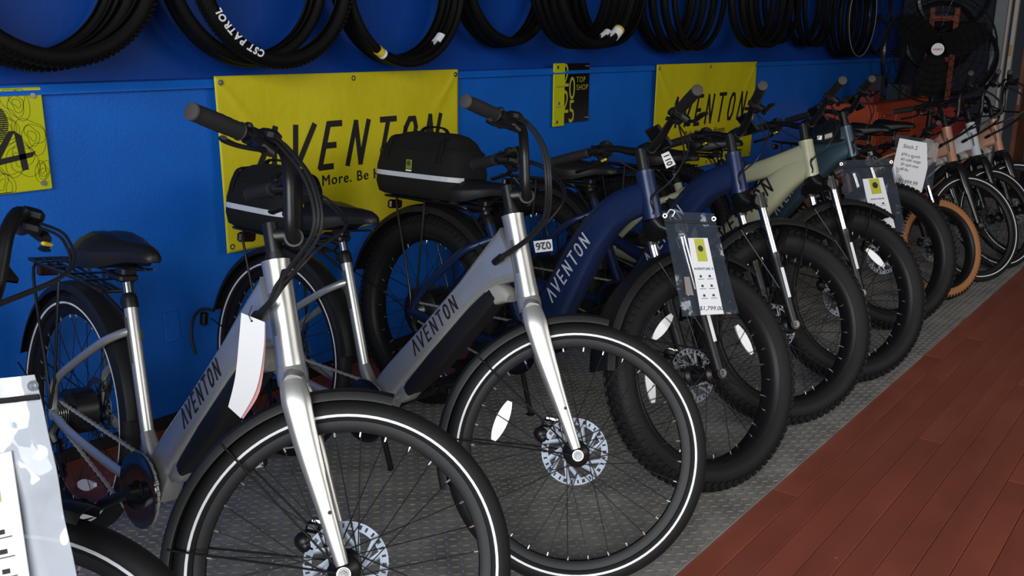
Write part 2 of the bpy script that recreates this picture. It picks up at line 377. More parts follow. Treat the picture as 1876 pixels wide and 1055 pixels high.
def tire_city():
    g = G(); R, r = .348, .027
    prof = [(R - r + r * math.cos(t), r * math.sin(t)) for t in [rad(-130 + 260 * i / 18) for i in range(19)]]
    prof += [(.303, .010), (.303, -.010)]
    return g.lathe(prof, 96)
def stripe_city(): 
    g = G()
    for s in (-1, 1): g.lathe([(.3180, s * .0274), (.3125, s * .0267), (.3125, s * .0255), (.3180, s * .0255)], 96)
    return g
def rim_city(): return G().lathe([(.310, .0135), (.310, -.0135), (.292, -.0135), (.281, -.008), (.279, 0), (.281, .008), (.292, .0135)], 96)
def tire_fat(knob=True, R=.372, a=.052, b=.047):
    g = G(); c = R - b - .004
    prof = [(c + b * math.cos(t), a * math.sin(t)) for t in [rad(-128 + 256 * i / 20) for i in range(21)]]
    prof += [(.290, .034), (.290, -.034)]
    g.lathe(prof, 96)
    for i in range(78):
        an = 2 * PI * i / 78
        for k, t in enumerate((-58, -30, 0, 30, 58)):
            aa = an + (PI / 78 if k % 2 else 0); tt = rad(t)
            rr = c + (b + .002) * math.cos(tt); y = (a + .002) * math.sin(tt)
            er = Vector((math.cos(aa) * math.cos(tt), math.sin(tt), math.sin(aa) * math.cos(tt))); et = Vector((-math.sin(aa), 0, math.cos(aa))); es = er.cross(et)
            g.box((rr * math.cos(aa), y, rr * math.sin(aa)), (.007, .0145, .017), Matrix((er, et, es)).transposed())
    return g
def rim_fat(): return G().lathe([(.296, .040), (.296, -.040), (.290, -.043), (.284, -.040), (.275, -.030), (.270, -.012), (.270, .012), (.275, .030), (.284, .040), (.290, .043)], 96)
def tan_geo():
    g = G(); c, a, b = .321, .052, .047
    for s in (-1, 1):
        ts = [rad(t) for t in range(48, 122, 6)]
        p = [(c + (b + .003) * math.cos(t), s * (a + .003) * math.sin(t)) for t in ts] + [(c + b * math.cos(t), s * a * math.sin(t)) for t in reversed(ts)]
        g.lathe(p, 80)
    return g
def spoke_geo(hub_r, hub_y, rim_r, rim_y, twist):
    a = Vector((hub_r * math.cos(twist), hub_y, hub_r * math.sin(twist))); b = Vector((rim_r, rim_y, 0))
    return G().cyl(a, b, .00125, 6)
def nipples(n, rim_r, rim_y):
    g = G()
    for i in range(n):
        a = 2 * PI * (i + .5) / n; y = rim_y * (1 if i % 2 else -1); d = Vector((math.cos(a), 0, math.sin(a)))
        g.cyl(d * (rim_r - .013) + Vector((0, y, 0)), d * (rim_r + .001) + Vector((0, y, 0)), .0024, 6)
    return g
def hub_front(w): return lambda: G().lathe([(.012, -w), (.030, -w + .008), (.034, -w + .014), (.034, -w + .019), (.022, -w + .026), (.022, w - .026), (.034, w - .019), (.034, w - .010), (.026, w - .004), (.012, w)], 24, closed=False)
def hub_motor(r, w): return lambda: G().lathe([(.012, -w - .03), (.016, -w - .012), (r * .8, -w), (r, -w + .01), (r, w - .01), (r * .8, w), (.016, w + .01), (.012, w + .02)], 32, closed=False)
def rotor(r0=.09):
    g = G(); t = .001
    def ring(a, b): g.lathe([(a, -t), (b, -t), (b, t), (a, t)], 60)
    ring(r0 * .955, r0); ring(r0 * .80, r0 * .85); ring(r0 * .34, r0 * .42)
    for i in range(30):
        a0 = 2 * PI * i / 30; a1 = a0 + 2 * PI / 30 * (.72 if i % 3 else .5)
        g.lathe([(r0 * .84, -t), (r0 * .96, -t), (r0 * .96, t), (r0 * .84, t)], 3, a0=a0, a1=a1)
    for i in range(6):
        a = 2 * PI * i / 6
        for da, w in ((.0, .0065), (.42, .0055)):
            p0 = Vector((r0 * .40 * math.cos(a), 0, r0 * .40 * math.sin(a))); p1 = Vector((r0 * .82 * math.cos(a + .45 + da), 0, r0 * .82 * math.sin(a + .45 + da)))
            g.sweep([p0, p1], (t, w), hint=(0, 1, 0), n=4)
    return g
def reflector_geo(r1): # oblong spoke reflector in the wheel plane
    def f():
        g = G(); secs = []
        for k in range(9):
            u = -1 + 2 * k / 8; h = .017 * (1 - .62 * abs(u) ** 2.2); z = u * .056
            secs.append([(r1 - h, -.004, z), (r1 + h, -.004, z), (r1 + h * .8, .005, z), (r1 - h * .8, .005, z)])
        return g.loft(secs)
    return f

def make_wheel(name, kind, root, mtx, front, near, spoke_n=32, refl=(), tan=False, stripe=True, rotor_y=None, reflm=None):
    if kind == 'city':
        w = link(name, cached('rim_city', rim_city, RIM), root, mtx)
        link('tire', cached('tire_city', tire_city, RUBBER), w)
        if stripe: link('reflective_stripe', cached('stripe_city', stripe_city, STRIPE), w)
        rr, ry, hw = .283, .003, .05
    else:
        w = link(name, cached('rim_fat', rim_fat, RIM), root, mtx)
        link('tire', cached('tire_fat', tire_fat, RUBBER), w)
        if tan: link('sidewall', cached('tan_side', tan_geo, TAN), w)
        rr, ry, hw = .272, .012, .065
    if front:
        link('hub', cached('hub_%s' % kind, hub_front(hw), BLACK), w); hr, hy = .032, hw - .016
    else:
        hr = .066 if kind == 'city' else .088
        link('motor_hub', cached('motor_%s' % kind, hub_motor(hr, .042 if kind == 'city' else .06), BLACK), w); hr *= .95; hy = .036 if kind == 'city' else .05
    if near:
        for i in range(spoke_n):
            sgn = 1 if i % 2 else -1; tw = (.9 if front else .5) * (1 if (i // 2) % 2 else -1)
            o = link('spoke', cached('spoke_%s_%d_%d_%d' % (kind, front, sgn, tw > 0), lambda: spoke_geo(hr, hy * sgn, rr, ry * sgn, tw), SPOKE), w)
            o.rotation_euler = (0, -2 * PI * (i + .5) / spoke_n, 0)
        link('spoke_nipples', cached('nip_%s' % kind, lambda: nipples(spoke_n, rr, ry), NIPPLE), w)['kind'] = 'stuff'
    else:
        def allsp():
            g = G()
            for i in range(24):
                sgn = 1 if i % 2 else -1; tw = .9 * (1 if (i // 2) % 2 else -1); s1 = spoke_geo(hr, hy * sgn, rr, ry * sgn, tw); s1.xf(Matrix.Rotation(-2 * PI * i / 24, 4, 'Y')); g.add(s1.v, s1.f)
            return g
        link('spokes', cached('spokes_%s_%d' % (kind, front), allsp, SPOKE), w)['kind'] = 'stuff'
    if rotor_y is not None:
        link('brake_rotor', cached('rotor', rotor, ROTOR), w, Matrix.Translation((0, rotor_y, 0)))
    for a in refl:
        link('wheel_reflector', cached('refl', reflector_geo(.215), LENS), w, Matrix.Rotation(rad(a), 4, 'Y'))
    return w

def frame_city():
    g = G(); y = (0, 1, 0); HT = Vector((.9452, 0, .946)); HB = Vector((1.025, 0, .737))
    ax = (HT - HB).normalized()
    g.sweep([HB - ax * .004, HB + ax * .01, HB + ax * .03, HT - ax * .02, HT], [.031, .031, .0295, .0295, .031], n=28)
    pts = cr([(.50, 0, .285), (.555, 0, .385), (.70, 0, .556), (.83, 0, .712), (.905, 0, .795), (.965, 0, .842)], 5)
    rr = lerp_r([(.034, .050), (.036, .047), (.036, .0435), (.036, .042), (.034, .055), (.027, .082)], 5)
    g.sweep(pts, rr, y, 24, 4.2)
    g.sweep(cr([(.50, 0, .275), (.47, 0, .32), (.414, 0, .406)], 4), lerp_r([.030, .026, .0185], 4), n=18)
    g.sweep([(.425, 0, .377), (.2947, 0, .7167)], [.0172, .0172], n=18)
    g.cyl((.4917, -.045, .2864), (.4917, .045, .2864), .027, 20)
    for s in (-1, 1):
        g.sweep(cr([(.318, s * .004, .656), (.290, s * .028, .640), (.240, s * .050, .608), (.13, s * .064, .535), (.03, s * .068, .468), (.0, s * .07, .425), (-.006, s * .07, .345)], 4), [.0118] * 25, n=12)
        g.sweep(cr([(-.006, s * .07, .350), (.10, s * .067, .325), (.33, s * .052, .297), (.49, s * .036, .286)], 4), (.0095, .0145), y, 12)
        g.cyl((0, s * .062, .348), (0, s * .078, .348), .017, 14)
    return g
def battery_city():
    g = G(); pts = cr([(.628, 0, .378), (.735, 0, .500), (.855, 0, .645), (.925, 0, .726)], 4)
    return g.sweep(pts, lerp_r([(.030, .020), (.0335, .033), (.0335, .031), (.031, .024)], 4), (0, 1, 0), 20, 4)
def battery_cap_city():
    return G().sweep(cr([(.905, 0, .716), (.945, 0, .728), (.975, 0, .722)], 3), lerp_r([(.030, .030), (.030, .026), (.024, .012)], 3), (0, 1, 0), 16, 4)
def lockend_city():
    return G().sweep(cr([(.585, 0, .345), (.615, 0, .372), (.648, 0, .398)], 3), lerp_r([(.028, .02), (.031, .030), (.028, .020)], 3), (0, 1, 0), 16, 3)
def fork_city():
    g = G(); HT = Vector((.9452, 0, .946)); HB = Vector((1.025, 0, .737)); ax = (HT - HB).normalized()
    g.sweep([HB - ax * .003, HB - ax * .02, HB - ax * .042], [(.031, .031), (.036, .033), (.046, .032)], (0, 1, 0), 24, 2.6)
    g.sweep([(1.043, -.055, .693), (1.040, -.03, .700), (1.040, .03, .700), (1.043, .055, .693)], [(.020, .026), (.024, .030), (.024, .030), (.020, .026)], (1, 0, .0), 14, 3)
    for s in (-1, 1):
        g.sweep(cr([(1.038, s * .045, .706), (1.058, s * .056, .665), (1.095, s * .060, .590), (1.160, s * .0605, .470), (1.218, s * .061, .364)], 5),
                lerp_r([(.016, .026), (.016, .031), (.0145, .027), (.0115, .019), (.0095, .0135)], 5), (0, 1, 0), 16, 2.8)
        g.cyl((1.225, s * .052, .348), (1.225, s * .073, .348), .0145, 18)
    return g
def frame_fat(step):
    def f():
        g = G(); y = (0, 1, 0); HT = Vector((.9065, 0, .9796)); HB = Vector((.9523, 0, .8477)); ax = (HT - HB).normalized()
        g.sweep([HB - ax * .012, HB, HT - ax * .01, HT + ax * .006], [.032, .033, .030, .031], n=24)
        if step:
            pts = cr([(.928, 0, .906), (.815, 0, .848), (.728, 0, .735), (.645, 0, .565), (.575, 0, .425), (.515, 0, .335)], 5)
            g.sweep(pts, lerp_r([(.030, .052), (.040, .056), (.046, .061), (.048, .068), (.048, .074), (.042, .060)], 5), y, 24, 3.2)
            g.sweep(cr([(.60, 0, .52), (.47, 0, .56), (.335, 0, .615)], 4), lerp_r([(.02, .03), (.018, .024), (.018, .022)], 4), y, 14)
        else:
            g.sweep(cr([(.925, 0, .925), (.80, 0, .875), (.64, 0, .815), (.46, 0, .745), (.305, 0, .690)], 5), lerp_r([(.030, .055), (.036, .046), (.034, .038), (.028, .032), (.022, .026)], 5), y, 22, 3.2)
            g.sweep(cr([(.945, 0, .885), (.86, 0, .835), (.775, 0, .745), (.655, 0, .590), (.55, 0, .445), (.495, 0, .345)], 5), lerp_r([(.030, .045), (.040, .058), (.046, .062), (.048, .062), (.048, .062), (.042, .052)], 5), y, 24, 3.2)
        g.sweep([(.50, 0, .33), (.42, 0, .47), (.2719, 0, .7405)], [.03, .021, .0195], n=18)
        g.cyl((.50, -.06, .33), (.50, .06, .33), .030, 20)
        for s in (-1, 1):
            g.sweep(cr([(.300, s * .008, .690), (.262, s * .045, .664), (.20, s * .075, .620), (.04, s * .092, .455), (-.004, s * .094, .372)], 4), [(.0125, .0155)] * 17, y, 12)
            g.sweep(cr([(-.004, s * .094, .372), (.12, s * .09, .352), (.36, s * .07, .330), (.50, s * .05, .33)], 4), (.0115, .018), y, 12)
            g.cyl((0, s * .085, .372), (0, s * .102, .372), .018, 14)
        return g
    return f
AXD = Vector((.0458, 0, -.1319)).normalized()
def fork_fat_crown():
    g = G(); g.sweep([(.955, 0, .838), (.968, 0, .818), (.995, 0, .800)], [(.033, .030), (.045, .03), (.075, .022)], (0, 1, 0), 16, 3)
    g.sweep([(.998, -.098, .798), (1.0, 0, .806), (.998, .098, .798)], (.026, .020), (1, 0, 0), 14, 3)
    for s in (-1, 1): g.cyl(Vector((.991, s * .078, .828)), Vector((1.014, s * .078, .776)), .0235, 16)
    return g
def fork_fat_st():
    g = G()
    for s in (-1, 1): g.cyl(Vector((.996, s * .078, .818)), Vector((1.104, s * .078, .585)), .0165, 18)
    return g
def fork_fat_low():
    g = G()
    for s in (-1, 1):
        a = Vector((1.086, s * .078, .622)); b = Vector((1.203, s * .078, .378))
        g.sweep([a, a + (b - a) * .06, a + (b - a) * .1, b], [.024, .025, .022, .019], n=18)
        g.cyl((1.2043, s * .066, .372), (1.2043, s * .094, .372), .019, 16)
    g.sweep(cr([(1.090, -.078, .615), (1.125, -.06, .70), (1.140, 0, .742), (1.125, .06, .70), (1.090, .078, .615)], 5), (.010, .018), n=10)
    return g
def fork_decal():
    g = G(); a = Vector((1.115, -.1005, .568)); b = Vector((1.163, -.0995, .465))
    return g.sweep([a, b], [(.0012, .0075)] * 2, (0, 1, 0), 6)
def fender_geo(R0, cx, cz, a0, a1, w, depth, n=40):
    def f():
        prof = [(R0 - depth, -w), (R0 - depth * .35, -w * .86), (R0 - .002, -w * .45), (R0, 0), (R0 - .002, w * .45), (R0 - depth * .35, w * .86), (R0 - depth, w)]
        prof += [(r - .0025, y) for r, y in reversed(prof)]
        return G().lathe(prof, n, c=(cx, 0, cz), a0=rad(a0), a1=rad(a1))
    return f
def stays(pairs, r=.0024):
    def f():
        g = G()
        for a, b in pairs:
            for s in (-1, 1): g.cyl((a[0], a[1] * s, a[2]), (b[0], b[1] * s, b[2]), r, 8)
        return g
    return f
def saddle_geo(dx, dz, big=1.0):
    def f():
        secs = []
        for x, hw, zt, zb in ((.118, .045, .862, .838), (.128, .082, .884, .815), (.155, .103, .898, .802), (.20, .106, .900, .800), (.25, .088, .896, .808), (.295, .060, .892, .825), (.34, .040, .892, .838), (.385, .030, .889, .843), (.410, .022, .880, .846), (.420, .010, .870, .850)):
            ring = []
            hw *= big
            for u in (-1, -.93, -.72, -.42, -.15, 0, .15, .42, .72, .93, 1):
                d = 1 - abs(u) ** 3.2 * .55; groove = -.004 * math.exp(-(u / .18) ** 2) if x < .33 else 0
                ring.append((x + dx, hw * u, zb + (zt - zb) * d + groove + dz))
            for u in (.9, .5, 0, -.5, -.9): ring.append((x + dx, hw * u * .93, zb + .004 + dz))
            secs.append(ring)
        return G().loft(secs)
    return f
def post_geo(st, top, collar):
    def f():
        a = Vector((st[0], 0, st[1])); b = Vector((top[0], 0, top[1])); d = (b - a).normalized()
        return G().cyl(a - d * .02, b, .0135, 18)
    return f
def collar_geo(st, top):
    def f():
        a = Vector((st[0], 0, st[1])); b = Vector((top[0], 0, top[1])); d = (b - a).normalized(); g = G()
        g.sweep([a - d * .006, a + d * .018, a + d * .03, a + d * .034], [.021, .021, .018, .0145], n=18); g.box(a + d * .005 + Vector((-.026, 0, 0)), (.02, .018, .016))
        return g
    return f
def clamp_geo(top, zb):
    def f():
        g = G(); x, z = top
        g.cbox((x, 0, z + .008), (.05, .04, .03), .006)
        for s in (-1, 1): g.sweep(cr([(x - .10, s * .035, zb + .008), (x - .06, s * .025, z + .018), (x + .05, s * .022, z + .018), (x + .13, s * .012, zb + .03)], 3), .0035, n=8)
        g.cbox((x - .02, 0, z - .012), (.09, .05, .022), .006)
        return g
    return f
def bars_path(kind, s):
    if kind == 'city': p = [(.9745, 0, 1.0), (.9745, s * .038, 1.0), (.968, s * .062, 1.015), (.958, s * .075, 1.06), (.945, s * .090, 1.115), (.932, s * .125, 1.152), (.905, s * .19, 1.156), (.8657, s * .2567, 1.1435), (.7973, s * .3579, 1.136)]
    else: p = [(.905, 0, 1.062), (.905, s * .035, 1.062), (.897, s * .09, 1.078), (.880, s * .15, 1.098), (.8415, s * .2515, 1.102), (.7858, s * .4013, 1.0926)]
    return p
def bar_geo(kind):
    def f():
        g = G(); r = bars_path(kind, -1); l = bars_path(kind, 1); pts = list(reversed(r)) + l[1:]
        n = len(pts); rs = []
        for q in pts: rs.append(.0155 if abs(q[1]) < .04 else (.0132 if abs(q[1]) < .13 else .0112))
        return g.sweep(cr(pts, 5), lerp_r(rs, 5), n=14)
    return f
def grip_pts(kind, s):
    p = bars_path(kind, s); return Vector(p[-2]), Vector(p[-1])
def grip_geo(kind, s):
    def f():
        a, b = grip_pts(kind, s); d = (b - a).normalized(); g = G()
        pts = [a, a + d * .004, a + d * .006]; rs = [.016, .0185, .0165]; L = (b - a).length
        for i in range(1, 12): pts.append(a + d * (.006 + (L - .012) * i / 11)); rs.append(.0158 + .0006 * (i % 2) + .0012 * math.sin(PI * i / 11))
        pts += [b]; rs += [.0172]
        return g.sweep(pts, rs, n=18)
    return f
def gripend_geo(kind, s):
    def f():
        a, b = grip_pts(kind, s); d = (b - a).normalized(); return G().sweep([b - d * .0005, b + d * .004, b + d * .006], [.0172, .0165, .012], n=18)
    return f
def lever_geo(kind, s):
    def f():
        a, b = grip_pts(kind, s); d = (b - a).normalized(); fw = Vector((1, 0, 0)); fw = (fw - d * fw.dot(d)).normalized(); dn = Vector((0, 0, -1))
        c = a - d * .03; g = G()
        g.sweep([c - d * .012, c + d * .012], .0185, n=16)
        g.sweep([c + fw * .008 + dn * .006, c + fw * .034 + dn * .018, c + fw * .042 + dn * .024 - d * .02], [(.011, .012), (.012, .011), (.009, .008)], n=10, e=3)
        p = [c + fw * .036 + dn * .022, c + fw * .046 + dn * .030 + d * .03, c + fw * .044 + dn * .036 + d * .075, c + fw * .046 + dn * .036 + d * .108, c + fw * .056 + dn * .034 + d * .122]
        g.sweep(cr(p, 4), lerp_r([(.006, .008), (.0045, .008), (.0045, .009), (.005, .0105), (.004, .007)], 4), hint=(0, 0, 1), n=10)
        return g
    return f
def shifter_geo(kind, s):
    def f():
        a, b = grip_pts(kind, s); d = (b - a).normalized(); fw = Vector((1, 0, 0)); fw = (fw - d * fw.dot(d)).normalized(); up = Vector((0, 0, 1)); c = a - d * .066; g = G()
        m = Matrix((fw, d, up)).transposed()
        g.cbox(c + up * .012 + fw * .006, (.046, .040, .026), .008, m); g.cbox(c - up * .012 + fw * .012, (.034, .030, .022), .006, m)
        g.sweep([c - up * .012 - fw * .004, c - up * .018 - fw * .026 + d * .016], [(.004, .007)] * 2, n=8)
        g.cbox(c + d * .052 + up * .016, (.020, .014, .014), .004, m)
        return g
    return f
def stem_geo(kind):
    def f():
        g = G()
        if kind == 'city':
            g.sweep([(.9405, 0, .958), (.925, 0, .998), (.916, 0, 1.022)], [.0172, .0172, .0165], n=18)
            g.sweep([(.925, 0, .996), (.950, 0, 1.004), (.9745, 0, 1.0)], [(.0165, .017), (.018, .017), (.022, .020)], (0, 1, 0), 16, 2.6)
            g.cyl((.9745, -.026, 1.0), (.9745, .026, 1.0), .0205, 18)
        else:
            g.sweep([(.902, 0, .992), (.888, 0, 1.035), (.880, 0, 1.055)], [.019, .019, .018], n=18)
            g.sweep([(.884, 0, 1.044), (.905, 0, 1.062)], [(.018, .018), (.022, .020)], (0, 1, 0), 16, 2.6)
            g.cyl((.905, -.026, 1.062), (.905, .026, 1.062), .0215, 18)
        return g
    return f
def spacer_geo(kind):
    def f():
        HT = Vector((CITY if kind == 'city' else FAT)['HT']); HB = Vector((CITY if kind == 'city' else FAT)['HB']); a = Vector((HT.x, 0, HT.y)); d = (Vector((HT.x - HB.x, 0, HT.y - HB.y))).normalized()
        return G().sweep([a, a + d * .012, a + d * .0125, a + d * .018], [.0215, .0215, .0185, .0185], n=18)
    return f
def band_geo(kind):
    def f():
        HT = Vector((CITY if kind == 'city' else FAT)['HT']); HB = Vector((CITY if kind == 'city' else FAT)['HB']); a = Vector((HT.x, 0, HT.y)); d = (Vector((HT.x - HB.x, 0, HT.y - HB.y))).normalized()
        return G().sweep([a + d * .018, a + d * .034], [.0165, .0165], n=18)
    return f
def chain_path(bb, ra, rr=.034, cr_=.092):
    pts = []; a = Vector(bb); b = Vector(ra)
    for i in range(15):
        t = rad(100 - 200 * i / 14); pts.append((a.x + cr_ * math.cos(t), a.y + cr_ * math.sin(t)))
    pts = pts; top = pts[0]; bot = pts[-1]
    for i in range(9):
        t = rad(260 - 165 * i / 8); pts.append((b.x + rr * math.cos(t), b.y + rr * math.sin(t)))
    return pts + [pts[0]]
def chain_geo(bb, ra, y):
    def f():
        P = chain_path(bb, ra); g = G(); step = .0127; acc = 0; k = 0
        for (x0, z0), (x1, z1) in zip(P[:-1], P[1:]):
            L = math.hypot(x1 - x0, z1 - z0); s0 = acc
            while s0 < L:
                t = s0 / L; d = Vector(((x1 - x0) / L, 0, (z1 - z0) / L)); m = Matrix((d, Vector((0, 1, 0)), d.cross(Vector((0, 1, 0))))).transposed()
                g.box((x0 + (x1 - x0) * t, y, z0 + (z1 - z0) * t), (.0118, .0075 if k % 2 else .0055, .0082 if k % 2 else .0065), m); k += 1; s0 += step
            acc = s0 - L
        return g
    return f
def ring_geo(bb, y):
    return lambda: G().lathe([(.02, y - .004), (.080, y - .004), (.0905, y - .001), (.0905, y + .001), (.080, y + .004), (.02, y + .004)], 48, c=(bb[0], 0, bb[1]))
def guard_geo(bb, y):
    return lambda: G().lathe([(.022, y - .006), (.070, y - .011), (.0965, y - .009), (.0985, y - .006), (.0965, y - .004), (.022, y - .002)], 56, c=(bb[0], 0, bb[1]))
def crank_geo(bb, y, ang, s):
    def f():
        a = Vector((bb[0], y * s, bb[1])); d = Vector((math.cos(rad(ang)), 0, math.sin(rad(ang))))
        g = G().sweep([a, a + d * .08 + Vector((0, s * .006, 0)), a + d * .17 + Vector((0, s * .012, 0))], [(.008, .017), (.007, .0135), (.007, .015)], (0, 1, 0), 12, 3)
        g.cyl(a - Vector((0, s * .012, 0)), a + Vector((0, s * .012, 0)), .019, 16); return g
    return f
def pedal_geo(bb, y, ang, s):
    def f():
        a = Vector((bb[0], (y + .012) * s, bb[1])) + Vector((math.cos(rad(ang)), 0, math.sin(rad(ang)))) * .17; g = G()
        g.cyl(a, a + Vector((0, s * .10, 0)), .006, 10); g.cyl(a + Vector((0, s * .02, 0)), a + Vector((0, s * .105, 0)), .013, 12)
        for k in (-1, 1): g.cbox(a + Vector((k * .038, s * .062, 0)), (.014, .085, .022), .004)
        for k in (.024, .10): g.cbox(a + Vector((0, s * k, 0)), (.086, .009, .02), .003)
        return g
    return f
def pedalref_geo(bb, y, ang, s):
    def f():
        a = Vector((bb[0], (y + .012) * s, bb[1])) + Vector((math.cos(rad(ang)), 0, math.sin(rad(ang)))) * .17
        return G().cbox(a + Vector((.0462, s * .062, 0)), (.004, .05, .014), .001).cbox(a + Vector((-.0462, s * .062, 0)), (.004, .05, .014), .001)
    return f
def cassette_geo(ra, y):
    def f():
        g = G()
        for k in range(7): r = .026 + .0042 * k; g.lathe([(.012, y + .0045 * k - .001), (r, y + .0045 * k - .001), (r, y + .0045 * k + .001), (.012, y + .0045 * k + .001)], 28, c=(ra[0], 0, ra[1]))
        return g
    return f
def derail_geo(ra, y):
    def f():
        g = G(); x, z = ra
        g.sweep([(x + .005, y + .005, z - .02), (x + .015, y - .015, z - .055), (x + .03, y - .01, z - .075)], [(.010, .013), (.013, .018), (.010, .012)], n=10, e=3)
        for c in ((x + .035, z - .085), (x + .06, z - .15)): g.lathe([(.004, y - .003), (.021, y - .003), (.021, y + .003), (.004, y + .003)], 16, c=(c[0], 0, c[1]))
        g.sweep([(x + .03, y - .007, z - .078), (x + .065, y - .007, z - .158)], [(.002, .012)] * 2, (0, 1, 0), 8)
        return g
    return f
def kick_geo(bb, R):
    return lambda: G().sweep(cr([(bb[0] - .12, .07, bb[1] - .0), (bb[0] - .10, .115, .18), (bb[0] - .085, .165, .026)], 3), .0095, n=12).cbox((bb[0] - .085, .168, .018), (.03, .035, .014), .004)
def rack_geo(z, x0, x1, w):
    def f():
        g = G(); r = .0052
        loop = cr([(x1, -w * .55, z - .02), (x1 - .05, -w, z), (x0 + .03, -w, z), (x0, -w * .75, z), (x0, w * .75, z), (x0 + .03, w, z), (x1 - .05, w, z), (x1, w * .55, z - .02)], 4)
        g.sweep(loop, r, n=8); g.cyl((x1, -w * .55, z - .02), (x1, w * .55, z - .02), r, 8)
        for u in (-.45, 0, .45): g.cyl((x0, w * u, z), (x1, w * u * .6, z - .018), .0042, 8)
        for k in range(4): x = x0 + .05 + (x1 - x0 - .12) * k / 3; g.sweep([(x, -w, z), (x, w, z)], (.011, .0025), (1, 0, 0), 6, 3)
        return g
    return f
def rackleg_geo(z, x0, x1, w, ra, wy):
    def f():
        g = G()
        for s in (-1, 1):
            g.sweep(cr([(x0 + .07, s * w, z), (x0 + .085, s * (w + .02), z - .04), (ra[0] - .01, s * wy, ra[1] + .09), (ra[0] - .002, s * wy, ra[1] + .02)], 4), .0045, n=8)
            g.sweep([(x0 + .21, s * w, z), (ra[0] + .03, s * wy, ra[1] + .10), (ra[0] + .004, s * wy, ra[1] + .02)], .0045, n=8)
        return g
    return f
def tail_geo(x, z):
    return lambda: G().cbox((x, 0, z), (.022, .07, .035), .006)

def steer_m(kind, ang):
    d = CITY if kind == 'city' else FAT
    HB = Vector((d['HB'][0], 0, d['HB'][1])); ax = (Vector((d['HT'][0], 0, d['HT'][1])) - HB).normalized()
    return Matrix.Translation(HB) @ Matrix.Rotation(ang, 4, ax) @ Matrix.Translation(-HB)
def root_m(x, y, psi, lean, pitch, sc=1.0):
    return Matrix.Translation((x, y, 0)) @ Matrix.Rotation(rad(psi), 4, 'Z') @ Matrix.Rotation(-rad(lean), 4, 'X') @ Matrix.Rotation(rad(pitch), 4, 'Y') @ Matrix.Scale(sc, 4)

